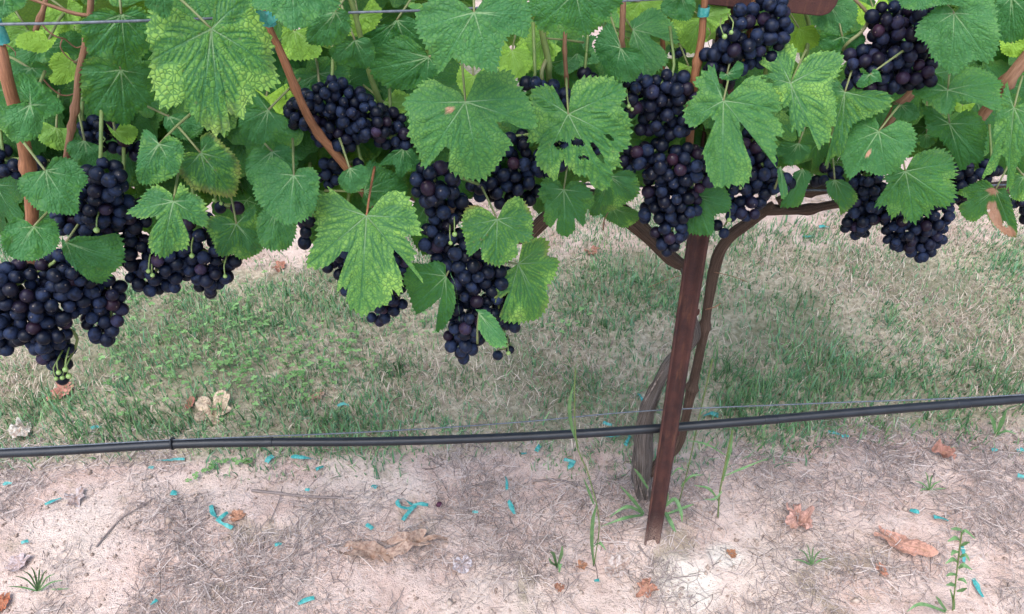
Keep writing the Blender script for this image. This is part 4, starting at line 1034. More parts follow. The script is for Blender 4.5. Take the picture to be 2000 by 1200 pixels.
cluster('small grape cluster tucked under the lower end of the orange cane', [(650, 328, 26), (640, 345, 26), (665, 345, 22), (705, 318, 16)], .015, size=.88)
cluster('small grape cluster peeping out left of the large yellow green leaf', [(598, 440, 26), (592, 465, 22), (612, 425, 20)], .01)
cluster('grape cluster mostly hidden behind the large yellow green leaf', [(655, 512, 28), (680, 490, 34), (700, 540, 44), (740, 570, 42), (770, 540, 36), (765, 590, 32), (740, 615, 24), (780, 500, 26)], -.005, size=.92)
cluster('long central grape cluster tapering down below the leaves', [(850, 360, 48), (875, 405, 46), (860, 450, 36), (885, 490, 44), (915, 530, 48), (935, 575, 50), (915, 620, 44), (905, 660, 38), (905, 690, 22), (975, 600, 34), (990, 630, 26), (960, 545, 40), (840, 480, 26)], -.035, green=[(888, 458), (880, 475), (895, 470), (872, 450), (985, 665), (990, 672)], peduncle=(935, 360))
cluster('tiny dangling side bunch at the tip of the central cluster', [(985, 660, 14), (972, 690, 14), (998, 682, 11)], -.035, green=[(988, 676), (993, 690)], size=.85)
cluster('shaded grape cluster below the right lobe of the biggest smooth leaf', [(1000, 320, 46), (1020, 365, 40), (975, 375, 36), (1010, 285, 32), (945, 360, 34), (1070, 320, 34), (1102, 290, 38), (1140, 295, 36)], .01, .04, peduncle=(905, 350))
cluster('few grapes above the notched top of the torn leaf', [(1045, 162, 28), (1090, 190, 30), (1070, 170, 22), (1105, 205, 18)], .0)
cluster('single small knot of grapes behind the torn leaf and brown shoot', [(1142, 148, 16), (1158, 150, 12)], .03)
cluster('upper grape cluster between the torn leaf and the orange cane', [(1255, 180, 42), (1310, 172, 40), (1290, 220, 44), (1345, 200, 34), (1330, 240, 30), (1270, 245, 30), (1300, 258, 26), (1240, 215, 26)], -.02, .06, green=[(1228, 208), (1234, 214), (1306, 232)])
cluster('neat grape cluster hanging directly left of the post top', [(1245, 310, 36), (1290, 315, 44), (1340, 320, 42), (1365, 345, 32), (1310, 365, 52), (1290, 410, 42), (1335, 400, 36), (1305, 450, 38), (1305, 480, 22), (1375, 310, 24)], -.03)
cluster('grape cluster topmost beside the cross-arm bracket', [(1500, 28, 42), (1515, 60, 34), (1445, 75, 44), (1490, 90, 40), (1400, 118, 34), (1435, 120, 38), (1425, 150, 24), (1440, 28, 24)], -.035, .04, green=[(1428, 64), (1415, 72), (1385, 94)])
cluster('grape cluster hanging right of the post beneath the three lobed leaf', [(1480, 335, 36), (1440, 365, 32), (1485, 375, 34), (1520, 360, 26), (1445, 410, 28), (1470, 405, 24), (1415, 448, 18), (1405, 440, 14)], -.02, green=[(1446, 368), (1424, 430), (1420, 440)])
cluster('grape cluster in shadow below the three lobed leaf edge', [(1470, 280, 32), (1490, 310, 30), (1455, 300, 24), (1545, 350, 18)], .0)
cluster('broad grape cluster with reddish berries, upper right', [(1730, 45, 40), (1760, 85, 50), (1700, 120, 42), (1750, 140, 46), (1805, 105, 40), (1675, 120, 30), (1668, 155, 26), (1800, 145, 32), (1710, 160, 26), (1800, 40, 42)], -.02, .30)
cluster('grape cluster hanging left of the bumpy dark green leaf', [(1690, 345, 34), (1700, 385, 36), (1680, 420, 34), (1675, 445, 24), (1715, 420, 24), (1655, 450, 14), (1690, 455, 14)], .0, size=.94)
cluster('rounded grape cluster directly beneath the bumpy dark green leaf', [(1755, 420, 34), (1790, 430, 42), (1830, 420, 30), (1760, 455, 34), (1810, 460, 36), (1800, 490, 24), (1775, 480, 24), (1840, 395, 22)], -.02, .03, green=[(1768, 432)], size=.95)
cluster('grape cluster in the shade beside the brown spotted leaf', [(1875, 345, 30), (1885, 375, 28), (1930, 335, 24), (1850, 370, 22)], .01)
cluster('few dark grapes on the cordon left of the olive leaf', [(1612, 340, 22), (1635, 345, 20), (1595, 350, 14)], .02)
cluster('grape cluster cut off by the right edge under the yellowing leaf', [(1995, 400, 22), (2020, 390, 30), (2005, 420, 18)], .0)
cluster('dark grape cluster half hidden at the far left behind the thick cane', [(15, 315, 32), (45, 335, 26), (-25, 320, 34), (90, 320, 22)], .03, size=.85)
cluster('dark grape cluster in the shade under the two dark leaves', [(190, 262, 34), (235, 275, 30), (260, 290, 24), (165, 240, 18)], .03, size=.8)
cluster('sparse half dried grape cluster right of the small lobed leaf', [(425, 405, 18), (450, 415, 16), (465, 408, 9)], .01, .1, green=[(418, 392), (432, 398), (446, 400), (408, 400)], size=.85, packed=1.05)

# unseen inner grapes are joined per bunch
def join_hidden():
    G_ = [(o, r) for r in C.objects if r.name.startswith('grape_cluster') for o in r.children if o.name.split('.')[0] == 'grape']
    W = np.array([list(r.location + o.matrix_basis.translation) for o, r in G_]) - np.array(list(CAM_POS))
    L = W @ np.array(ROT3)
    dep = -L[:, 2]; U = L[:, :2] / dep[:, None]; ra = GR / dep
    ang = np.linspace(0, 2 * np.pi, 10, endpoint=False)
    seen = set()
    for i, (o, r) in enumerate(G_):
        S = U[i] + np.vstack([[0, 0], np.stack([np.cos(ang), np.sin(ang)], 1) * .8, np.stack([np.cos(ang), np.sin(ang)], 1) * .45]) * ra[i]
        nearer = np.where((dep < dep[i] - .004) & (np.abs(U - U[i]).max(1) < ra * 2.2))[0]
        if len(nearer) == 0 or (np.linalg.norm(S[:, None] - U[nearer][None], axis=2) > ra[nearer][None]).all(1).sum() > 1: seen.add(o.name)
    base = np.empty(len(GRAPE.vertices) * 3, np.float32); GRAPE.vertices.foreach_get('co', base); base = base.reshape(-1, 3)
    faces = [tuple(p.vertices) for p in GRAPE.polygons]
    Q = np.array([f for f in faces if len(f) == 4]); Tt = np.array([f for f in faces if len(f) == 3])
    for root in [o for o in C.objects if o.name.startswith('grape_cluster')]:
        hid = [o for o in root.children if o.name.split('.')[0] == 'grape' and o.name not in seen]
        if not hid: continue
        V, q, t = [], [], []
        for k, o in enumerate(hid):
            m = np.array(o.matrix_basis)
            V.append(base @ m[:3, :3].T + m[:3, 3]); q.append(Q + k * len(base)); t.append(Tt + k * len(base))
        me = mesh_np('inner_grapes', np.concatenate(V), np.concatenate(q), np.concatenate(t), M['grape'])
        n = obj('inner_grapes', me, root); n['kind'] = 'stuff'; n.color = (0, 0, 0, 1)
        for o in hid: bpy.data.objects.remove(o)
join_hidden()

# teal ties on the canes
def tie(label, px, py, lay, w, h, tails=True):
    c = on_y(px, py, curtain(px) + lay); s = per_px(c)
    V, q = [], []
    n = 16
    for i in range(n):
        a = 2 * math.pi * i / n
        for k, zz in enumerate((-.5, -.17, .17, .5)):
            r = w * .5 * s * (1.08 + .10 * random.random())
            V.append((math.cos(a) * r, math.sin(a) * r, zz * h * s + random.uniform(-.0006, .0006)))
    for i in range(n):
        for k in range(3):
            q.append((i * 4 + k, ((i + 1) % n) * 4 + k, ((i + 1) % n) * 4 + k + 1, i * 4 + k + 1))
    root = empty('tie_tape', c); tag(root, label, 'tape', 'teal tie tapes on the canes')
    obj('loop', mesh_np('loop', V, q, None, M['tape']), root)
    if tails:
        for k in range(3):
            a = -1.2 + k * 1.1 + random.uniform(-.2, .2); L = h * s * 1.2
            V = []
            for t in np.linspace(0, 1, 6):
                cx = math.sin(a) * L * t; cz = math.cos(a) * L * t; cy = -w * .5 * s - .003 - .006 * t
                V += [(cx - .004 * math.cos(a), cy, cz + .004 * math.sin(a)), (cx + .004 * math.cos(a), cy - .002 * t, cz - .004 * math.sin(a))]
            q = [(2 * i, 2 * i + 1, 2 * i + 3, 2 * i + 2) for i in range(5)]
            obj('tail', mesh_np('tail', V, q, None, M['tape']), root)
tie('teal tie tape wound on the orange cane beside the post top', 1374, 22, -.02, 20, 18, False)
tie('knotted teal tie tape at the top of the long orange cane', 525, 38, -.02, 22, 24, True)
tie('teal tie tape at the left edge on the thick cane', -4, 62, -.025, 26, 44, False)

# ================================================================== NEXT ROW
def far_vine(x, label, postx):
    yb = BASE.y + ROWGAP
    base = Vector((x, yb, float(gheight(x, yb))))
    root = empty('grapevine', base); tag(root, label, 'vine', 'vines of the next row')
    obj('trunk', tube_mesh('trunk', [Vector((0, 0, -.05)), Vector((.02, 0, .2)), Vector((-.02, .01, .45)), Vector((.02, 0, .74)), Vector((.10, 0, .80))], [.028, .024, .02, .019, .017], M['bark'], 12, .015, .3, 7), root)
    for s in (-1, 1):
        obj('cordon', tube_mesh('cordon', [Vector((0, 0, .66)), Vector((s * .1, 0, .76)), Vector((s * .4, .01, .80)), Vector((s * .95, 0, .82))], [.017, .016, .015, .012], M['cordon'], 10, .02, .3, 4), root)
        for k in range(5):
            cx = s * (.12 + .17 * k)
            obj('cane', tube_mesh('cane', [Vector((cx, 0, .79)), Vector((cx + random.uniform(-.05, .05), random.uniform(-.1, .05), 1.1)), Vector((cx + random.uniform(-.1, .1), random.uniform(-.15, .1), 1.55))], [.006, .005, .004], M['cane'], 7, .03), root)
    sp = []
    for k in range(330):
        z = random.uniform(.52, 1.5) if k % 3 else random.uniform(.45, .95)
        p = base + Vector((random.uniform(-.95, .95), random.uniform(-.26, .24), z))
        nrm = Vector((random.uniform(-.5, .5), -random.uniform(.3, 1), random.uniform(.3, .9)))
        sp.append((p, nrm, Vector((random.uniform(-.5, .5), -.2, -1)), random.uniform(.055, .09), (random.uniform(.2, .9), random.uniform(.2, .7), .15)))
    joined_leaves('crown', root, sp)
far_vine(2.65, 'vine of the next row beyond the right edge of the canopy', 0)
far_vine(-1.05, 'vine of the next row glimpsed behind the left of the canopy', 0)
far_vine(.80, 'vine of the next row glimpsed behind the post and right canopy', 0)
YF = BASE.y + ROWGAP - .22
cluster('tiny far grape cluster seen in the gap beside the orange cane', [(1322, 70, 16), (1326, 95, 18), (1322, 118, 12), (1340, 55, 12)], 0, plane=YF, group='grape clusters of the next row')
cluster('tiny far grape cluster seen past the long orange cane', [(590, 108, 12), (604, 112, 11), (636, 122, 12)], 0, plane=YF, group='grape clusters of the next row')

# ================================================================== GRASS, LITTER, CLOVER
def blades(name, X, Y, H, W, A, lean, col, segs=2, z0=None):
    """numpy ribbons: base position, height, width, heading, lean (0 upright .. 1 flat)"""
    n = len(X); t = np.linspace(0, 1, segs + 1)
    Z = gheight(X, Y) if z0 is None else z0
    V = np.zeros((n, 2 * segs + 1, 3)); cl = np.zeros((n, 2 * segs + 1, 4)); cl[..., 3] = 1
    tw = A + np.pi / 2 + RNG.uniform(-.7, .7, n)
    for k in range(segs + 1):
        out = H * lean * t[k] ** 1.6; up = H * np.sqrt(np.clip(1 - lean ** 2, .02, 1)) * (t[k] - .28 * lean * t[k] ** 2)
        cx = X + np.cos(A) * out; cy = Y + np.sin(A) * out; cz = Z + up - .003 * (1 - t[k])
        w = W * (1 - t[k] ** 1.7) * .5
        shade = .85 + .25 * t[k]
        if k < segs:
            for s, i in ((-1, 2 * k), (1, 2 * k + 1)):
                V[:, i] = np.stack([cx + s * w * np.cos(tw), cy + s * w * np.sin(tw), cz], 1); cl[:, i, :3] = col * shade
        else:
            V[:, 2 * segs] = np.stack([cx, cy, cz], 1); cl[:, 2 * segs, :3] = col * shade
    m = 2 * segs + 1
    off = (np.arange(n) * m)[:, None]
    q = np.concatenate([off + np.array([[2 * k, 2 * k + 1, 2 * k + 3, 2 * k + 2]]) for k in range(segs - 1)]) if segs > 1 else None
    tr = off + np.array([[2 * segs - 2, 2 * segs - 1, 2 * segs]])
    return mesh_np(name, V.reshape(-1, 3), q, tr, M['blade'], True, {'col': cl.reshape(-1, 4)})
def pick(a, b, f): return a[None] * (1 - f[:, None]) + b[None] * f[:, None]
def edge_y(x):                        # where the turf begins behind the row
    return .215 + (vnoise(x * 2.3 + 30, x * 0 + 5) - .5) * .22 + (vnoise(x * 9 + 3, x * 0 + 9) - .5) * .10
TURF_END = BASE.y + ROWGAP - .30
def turf():
    n = 190000
    X = RNG.uniform(-2.5, 2.7, n); Y = RNG.uniform(.0, TURF_END + .25, n)
    g = vnoise(X * 3.1 + 12, Y * 3.6 + 44) * .6 + vnoise(X * 9 + 2, Y * 9 + 7) * .4          # greenness
    dens = np.clip(.45 + (vnoise(X * 6 + 70, Y * 6 + 20) - .25) * 1.3, .15, 1)
    ey = edge_y(X)
    dens *= np.clip((Y - ey) / .10 + .15, 0, 1) * np.clip((TURF_END + (vnoise(X * 4, Y * 0 + 60) - .5) * .3 - Y) / .15 + .3, 0.02, 1)
    keep = RNG.random(n) < dens
    X, Y, g = X[keep], Y[keep], g[keep]; n = len(X)
    green = RNG.random(n) < np.clip((g - .08) * 1.6, .30, .84)
    u = RNG.random(n); v = RNG.random(n)
    gc = pick(np.array([.09, .20, .065]), np.array([.27, .42, .165]), u)
    gc = gc * (1 - .35 * v[:, None] * np.array([[1, .55, -.6]]))
    dc = pick(np.array([.44, .335, .255]), np.array([.68, .56, .45]), u)
    dc = np.where((v < .22)[:, None], dc * np.array([[.55, .5, .5]]), dc)
    col = np.where(green[:, None], gc, dc)
    H = np.where(green, RNG.uniform(.012, .036, n) * (1 + .5 * (g > .6)), RNG.uniform(.014, .042, n))
    W = np.where(green, RNG.uniform(.0014, .0032, n), RNG.uniform(.0010, .0026, n)) * np.where(RNG.random(n) < .30, 1.9, 1.15)
    lean = np.where(green, RNG.beta(2.2, 2.0, n), RNG.beta(5, 1.5, n)) * .98
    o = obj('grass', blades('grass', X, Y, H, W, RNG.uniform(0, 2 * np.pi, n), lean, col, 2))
    o['kind'] = 'stuff'; o['label'] = 'patchy green and straw coloured grass of the alley behind the row'; o['category'] = 'grass'
    # denser dark tufts
    XS, YS, HS, CS = [], [], [], []
    for (px, py, k, r, hh) in [(250, 825, 230, .06, .10), (170, 845, 150, .05, .08), (780, 720, 200, .05, .08), (1500, 765, 260, .10, .08), (1950, 755, 260, .08, .11), (60, 800, 160, .06, .08),
                          (640, 830, 190, .06, .07), (1620, 760, 220, .09, .08), (1440, 800, 200, .05, .10), (1130, 760, 170, .08, .07), (430, 820, 200, .07, .07), (1780, 740, 240, .1, .09), (900, 745, 120, .05, .06),
                          (340, 840, 160, .05, .07), (1420, 730, 150, .05, .11), (1460, 850, 60, .05, .06), (1560, 830, 80, .06, .06), (1700, 830, 120, .08, .06), (1880, 820, 120, .07, .07), (1180, 640, 120, .07, .07), (1560, 600, 120, .08, .08), (520, 640, 100, .07, .06)]:
        c = ground_at(px, py); k = int(k * .45)
        a = RNG.uniform(0, 2 * np.pi, k); rr = r * 1.5 * RNG.random(k) ** .8
        XS.append(c.x + np.cos(a) * rr); YS.append(c.y + np.sin(a) * rr * .8); HS.append(RNG.uniform(.35, 1.1, k) * hh * .8); CS.append(pick(np.array([.045, .115, .048]), np.array([.15, .255, .095]), RNG.random(k)))
    X = np.concatenate(XS); Y = np.concatenate(YS); n = len(X)
    o = obj('tall_grass', blades('tall_grass', X, Y, np.concatenate(HS), RNG.uniform(.002, .0048, n), RNG.uniform(0, 2 * np.pi, n), RNG.beta(2.5, 2.2, n), np.concatenate(CS), 3))
    o['kind'] = 'stuff'; o['label'] = 'darker green grass tufts standing above the dry turf'; o['category'] = 'grass'
turf()
def litter():
    n = 140000
    X = RNG.uniform(-1.5, 1.8, n); Y = RNG.uniform(-.30, .42, n); fs = RNG.random(n) < .27; Y = np.where(fs, RNG.uniform(TURF_END - .1, TURF_END + .7, n), Y); X = np.where(fs, X * 1.4, X)
    d = vnoise(X * 3.3 + 80, Y * 3.3 + 11) * .55 + vnoise(X * 10 + 8, Y * 10 + 90) * .45
    d = d + np.clip(X - .20, 0, .5) * .30 - np.clip(.12 - np.hypot(X - .42, Y + .14), 0, .12) * 1.8
    keep = RNG.random(n) < np.clip((d - .41) * 3.4, .03, 1) * np.clip(np.where(fs, 1, 1.15 - (Y - edge_y(X)) / .1), 0, 1)
    X, Y = X[keep], Y[keep]; n = len(X)
    A = RNG.uniform(0, 2 * np.pi, n); L = RNG.gamma(2.0, .009, n) + .006
    W = RNG.uniform(.0005, .0014, n)
    u = RNG.random(n)
    col = pick(np.array([.20, .150, .138]), np.array([.66, .55, .49]), u ** 1.3)
    col[RNG.random(n) < .12] *= .42
    bend = RNG.normal(0, .45, n)
    segs = 3
    V = np.zeros((n, 8, 3)); cl = np.ones((n, 8, 4))
    x, y, a = X.copy(), Y.copy(), A.copy()
    base = RNG.random(n) ** 2 * .010 + .0015; slope = RNG.normal(0, .10, n)
    for k in range(segs + 1):
        z = gheight(x, y) + np.maximum(base + slope * L * (k / segs), .0012)
        for s, i in ((-1, 0), (1, 1)):
            V[:, 2 * k + i] = np.stack([x - np.sin(a) * s * W * .5, y + np.cos(a) * s * W * .5, z + s * W * .25], 1); cl[:, 2 * k + i, :3] = col
        x = x + np.cos(a) * L / segs; y = y + np.sin(a) * L / segs; a = a + bend / segs
    off = (np.arange(n) * 8)[:, None]
    q = np.concatenate([off + np.array([[2 * k, 2 * k + 1, 2 * k + 3, 2 * k + 2]]) for k in range(segs)])
    o = obj('straw_litter', mesh_np('straw_litter', V.reshape(-1, 3), q, None, M['blade'], True, {'col': cl.reshape(-1, 4)}))
    o['kind'] = 'stuff'; o['label'] = 'grey dry stems and straw scattered over the bare soil'; o['category'] = 'straw'
    # crumbs of soil
    n = 15000
    X = RNG.uniform(-1.5, 1.7, n); Y = RNG.uniform(-.38, .36, n); S = RNG.gamma(1.3, .0009, n) + .0006
    oct_ = np.array([(1, 0, 0), (0, 1, 0), (-1, 0, 0), (0, -1, 0), (0, 0, .8), (0, 0, -.6)], float)
    V = oct_[None] * S[:, None, None] * RNG.uniform(.6, 1.3, (n, 6, 1)) + np.stack([X, Y, gheight(X, Y) + S * .3], 1)[:, None]
    f = np.array([(0, 1, 4), (1, 2, 4), (2, 3, 4), (3, 0, 4), (1, 0, 5), (2, 1, 5), (3, 2, 5), (0, 3, 5)])
    tr = (f[None] + (np.arange(n) * 6)[:, None, None]).reshape(-1, 3)
    col = np.ones((n, 6, 4)); col[..., :3] = pick(np.array([.34, .24, .19]), np.array([.54, .42, .34]), RNG.random(n))[:, None]
    o = obj('soil_crumbs', mesh_np('soil_crumbs', V.reshape(-1, 3), None, tr, M['blade'], False, {'col': col.reshape(-1, 4)}))
    o['kind'] = 'stuff'; o['label'] = 'small pinkish soil crumbs lying on the bare strip'; o['category'] = 'soil'
litter()
def clover():
    XS, YS = [], []
    for (px, py, k, r) in [(480, 640, 130, .16), (560, 700, 150, .15), (420, 700, 120, .13), (640, 720, 90, .10), (260, 700, 70, .10), (700, 690, 60, .12), (350, 610, 60, .12), (820, 640, 40, .1), (500, 770, 90, .10), (1110, 640, 22, .06), (400, 540, 60, .15), (330, 750, 80, .12)]:
        c = ground_at(px, py); k = int(k * .6); a = RNG.uniform(0, 6.28, k); rr = r * 1.35 * RNG.random(k) ** .7
        XS.append(c.x + np.cos(a) * rr); YS.append(c.y + np.sin(a) * rr)
    # creeping runner below the tube, left of centre
    for t in np.linspace(0, 1, 26):
        c = ground_at(378 + 110 * t + 6 * math.sin(9 * t), 940 - 44 * t - 10 * math.sin(4 * t)); XS.append(np.array([c.x + random.uniform(-.008, .008)])); YS.append(np.array([c.y + random.uniform(-.008, .008)]))
    X = np.concatenate(XS); Y = np.concatenate(YS); n = len(X)
    Z = gheight(X, Y) + RNG.uniform(.015, .045, n)
    Z[-26:] = gheight(X[-26:], Y[-26:]) + .012
    V, T_, CL = [], [], []
    H0 = RNG.uniform(0, 6.28, n); S = RNG.uniform(.0048, .0088, n); u = RNG.random(n)
    shape = [(0, 0), (.35, .42), (.78, .55), (1.05, .28), (.95, 0), (1.05, -.28), (.78, -.55), (.35, -.42)]
    for i in range(n):
        tx, ty = random.uniform(-.35, .35), random.uniform(-.5, .1)
        c = np.array([.10, .22, .06]) * (1 - u[i]) + np.array([.25, .42, .15]) * u[i]
        for k in range(3):
            a = H0[i] + k * 2.094
            b = len(V)
            for (p, q) in shape:
                dx = (p * math.cos(a) - q * math.sin(a)) * S[i]; dy = (p * math.sin(a) + q * math.cos(a)) * S[i]
                V.append((X[i] + dx, Y[i] + dy, Z[i] + dx * tx + dy * ty + .0016 * abs(q) * 2)); CL.append((*c, 1))
            T_ += [(b, b + j, b + j + 1) for j in range(1, 7)]
        b = len(V)
        V += [(X[i] - .0005, Y[i], Z[i]), (X[i] + .0005, Y[i], Z[i]), (X[i] + .004, Y[i] + .003, Z[i] - .045)]; CL += [(*(c * .7), 1)] * 3
        T_.append((b, b + 1, b + 2))
    o = obj('clover', mesh_np('clover', V, None, T_, M['blade'], False, {'col': np.array(CL)}))
    o['kind'] = 'stuff'; o['label'] = 'light green clover spreading through the grass at the left'; o['category'] = 'clover'
clover()

# ================================================================== FALLEN LEAVES
def fallen(label, px, py, w, h, col, ang=0, crumple=.30, shape=OUT_LOBED, lift=.006, seed=1, tiltx=0, fold=.2, teeth=.06):
    p = ground_at(px, py)
    s = per_px(p)
    rg = np.random.default_rng(seed * 7 + 1)
    k = np.array(shape) * np.array([[w * s * .52, h * s * .85]]) * (1 + rg.uniform(-.16, .16, (len(shape), 1)))
    me = leaf_mesh('fallen_leaf', k + np.array([[0, 0]]), M['dry'], na=110, nr=9, cup=-.10, fold=fold, wave=.2, teeth=teeth, seed=seed, crumple=crumple, pucker=.001)
    me.polygons.foreach_set('use_smooth', np.zeros(len(me.polygons), bool))
    o = obj('fallen_leaf', me)
    co = np.empty(len(me.vertices) * 3, np.float32); me.vertices.foreach_get('co', co); zmin = co.reshape(-1, 3)[:, 2].min()
    o.rotation_euler = (R(tiltx), R(random.uniform(-8, 8)), R(ang))
    o.location = p + Vector((0, 0, lift * .5 - zmin * .55))
    o.color = (*col, 1)
    tag(o, label, 'leaf', 'dry leaves fallen on the ground')
    return o
fallen('folded tan leaf standing in the grass behind the tube at the left', 418, 800, 80, 60, (.56, .43, .30), 20, .22, OUT_LOBED, .010, 3, 14, .3)
fallen('red leaf lying below the lowest left grape cluster', 130, 766, 46, 36, (.50, .21, .16), -40, .4, OUT_ROUND, .01, 4, 15)
fallen('crumpled pinkish tan leaf on the soil right of the post', 1556, 1030, 62, 64, (.52, .29, .23), 165, .55, OUT_LOBED, .01, 5, 10, .35)
fallen('long flat salmon leaf farthest right on the bare soil', 1748, 1062, 44, 84, (.50, .26, .19), 52, .22, OUT_ROUND, .008, 6, 5, .1, .03)
fallen('small curled star shaped reddish leaf right of the post by the grass', 1838, 893, 48, 34, (.42, .20, .15), 100, .6, OUT_LOBED, .01, 7, 0, .6)
fallen('long brittle brown leaf lying in the middle foreground', 795, 1072, 56, 92, (.44, .30, .225), 105, .26, OUT_LOBED, .004, 8, 0, .12)
fallen('dull brown leaf joined to the left of the brittle foreground leaf', 708, 1082, 40, 90, (.38, .26, .195), 78, .24, OUT_ROUND, .004, 9)
fallen('pale grey papery leaf scrap right of the brittle foreground leaf', 903, 1102, 46, 30, (.50, .44, .44), 10, .15, OUT_ROUND, .005, 10, 0, .05, .02)
fallen('pale grey leaf in front of the post base', 1202, 1112, 62, 40, (.52, .43, .38), 60, .3, OUT_LOBED, .006, 11)
fallen('orange red leaf shard in front of the post base', 1264, 1150, 44, 34, (.44, .21, .14), -50, .45, OUT_LOBED, .006, 12)
fallen('small orange leaf bit lying on the pale clay patch', 1428, 1082, 20, 16, (.42, .17, .07), 20, .3, OUT_ROUND, .004, 13)
fallen('pale grey leaf near the left edge beside a teal scrap', 150, 974, 44, 34, (.50, .42, .40), 30, .3, OUT_LOBED, .006, 14)
fallen('pale pinkish grey leaf at the lower left edge', 40, 1100, 46, 40, (.52, .42, .41), -20, .15, OUT_ROUND, .005, 15, 0, .05, .02)
fallen('small rusty leaf touching the three armed teal tape', 462, 1012, 28, 24, (.50, .25, .15), 110, .25, OUT_ROUND, .005, 16)
fallen('small round orange leaf in the right foreground', 1719, 1114, 20, 26, (.50, .22, .14), 10, .3, OUT_ROUND, .004, 17)
fallen('orange red leaf in the lower left corner', 8, 1178, 30, 36, (.42, .13, .06), 0, .4, OUT_ROUND, .006, 18)
fallen('small tan leaf in the grass right of the clover', 620, 777, 34, 18, (.50, .33, .22), 40, .4, OUT_LOBED, .012, 19)
fallen('bleached curled leaf in the grass at the left edge', 50, 848, 56, 30, (.50, .45, .38), -60, .5, OUT_ROUND, .012, 20)
fallen('reddish leaf far back on the next row soil left of the post', 1155, 494, 34, 18, (.46, .20, .14), 30, .4, OUT_LOBED, .008, 21)
fallen('orange brown leaf bit left of the orange shard in front', 1094 + 40, 1106, 26, 16, (.46, .22, .12), 80, .3, OUT_ROUND, .004, 22)
fallen('dark red leaf bit in the foreground left of the white clay', 1092, 1147, 24, 14, (.34, .11, .07), 0, .3, OUT_ROUND, .004, 23)
fallen('reddish leaf in the grass under the left hanging clusters', 545, 524, 30, 18, (.42, .18, .12), 60, .4, OUT_ROUND, .01, 24)
fallen('faded leaf in the grass right of the red leaf', 372, 794, 34, 14, (.38, .15, .11), 80, .4, OUT_ROUND, .012, 25)

# ================================================================== TEAL TAPE SCRAPS
def ribbon(pts, w, lift, name, parent, origin):
    """flat strip through ground pixels; slightly twisted and arched"""
    P = []
    for i, (a, b) in enumerate(pts):
        g = ground_at(a, b); P.append(g + Vector((0, 0, .003 + lift * math.sin(math.pi * (i + .5) / len(pts)))))
    D, _ = smooth_path(P, [1] * len(P), .004)
    wm = w * 1.12 * per_px(P[0]) * .5
    tw = random.uniform(-.5, .5); V = []
    for i, c in enumerate(D):
        t = D[min(i + 1, len(D) - 1)] - D[max(i - 1, 0)]; t /= np.linalg.norm(t) + 1e-9
        s = np.cross(t, (0, 0, 1)); s /= np.linalg.norm(s) + 1e-9
        a = tw + .8 * math.sin(i * .35 + tw * 9)
        ww = wm * (1 - .25 * random.random())
        v = s * math.cos(a) + np.array([0, 0, 1]) * math.sin(a) * .6
        V += [c - v * ww + np.array([0, 0, ww * .5]), c + np.array([0, 0, ww * .75]), c + v * ww + np.array([0, 0, ww * .5])]
    V = np.array(V) - np.array(list(origin))
    n = len(D); q = []
    for i in range(n - 1):
        for k in range(2): q.append((3 * i + k, 3 * i + k + 1, 3 * i + 3 + k + 1, 3 * i + 3 + k))
    return obj(name, mesh_np(name, V, q, None, M['tape']), parent, None if parent else origin)
def tape(label, pts, w, lift=.003):
    o0 = ground_at(*pts[0])
    o = ribbon(pts, w, lift, 'tape_scrap', None, o0)
    tag(o, label, 'tape', 'teal tape scraps on the ground')
def knotted(label, strands, w):
    o0 = ground_at(*strands[0][0]); r = empty('tape_scrap', o0); tag(r, label, 'tape', 'teal tape scraps on the ground')
    for s in strands: ribbon(s, w, .006, 'strand', r, o0)
knotted('three armed knotted teal tape on the soil at the left', [[(414, 992), (418, 1008), (430, 1020)], [(428, 1020), (440, 1012), (447, 1005)], [(426, 1018), (436, 1028), (456, 1036)]], 9)
knotted('looped teal tape knot in the middle of the bare soil', [[(806, 990), (790, 980), (777, 984), (782, 995), (800, 998), (814, 992)], [(806, 992), (820, 990), (837, 991)], [(812, 994), (800, 1006), (787, 1021)]], 8)
tape('longest straight teal tape strip just below the tube', [(570, 895), (585, 897), (605, 900), (623, 903)], 9)
tape('small teal scrap right under the longest teal strip', [(618, 921), (626, 918), (633, 915)], 9)
tape('curled teal scrap left of the longest teal strip', [(522, 908), (527, 900), (535, 895)], 10)
tape('faint long teal strip under the tube clip', [(305, 902), (325, 903), (345, 901), (362, 900)], 6)
tape('tiny teal bit left below the faint long strip', [(292, 916), (302, 917)], 6)
tape('teal strip beside the pale grey leaf at the left', [(90, 989), (103, 984), (122, 976)], 7)
tape('teal scrap at the left edge above the pale leaf', [(8, 950), (18, 948), (27, 949)], 8)
tape('small teal scrap above the three armed tape', [(336, 966), (343, 968), (349, 969)], 10)
tape('teal bit below right of the three armed tape', [(538, 1068), (546, 1067), (552, 1066)], 8)
tape('teal bit between the looped knot and the brittle leaf', [(716, 1028), (723, 1033), (729, 1037)], 9)
tape('dirty teal strip half buried at the bottom edge', [(583, 1183), (600, 1176), (615, 1171)], 9)
tape('teal scrap alone at the bottom edge left', [(296, 1185), (303, 1180), (309, 1175)], 10)
tape('small teal scrap above the lower left pale leaf', [(44, 1064), (51, 1062), (58, 1060)], 7)
tape('tiny teal square left of the looped knot', [(727, 953), (737, 956)], 9)
tape('teal bit left of the twig end in the middle', [(597, 960), (606, 961)], 7)
tape('teal scrap just below the tube left of the post', [(1047, 886), (1051, 880), (1055, 874)], 10)
tape('pale teal bit left of the scrap below the tube', [(1018, 890), (1028, 889)], 7)
tape('thin upright teal strip in the middle right soil', [(988, 935), (990, 945), (990, 960)], 6)
tape('slanting teal strip below the thin upright one', [(993, 982), (999, 995), (1006, 1008)], 9)
tape('dim teal bit left of the slanting strip', [(923, 1004), (934, 1003)], 7)
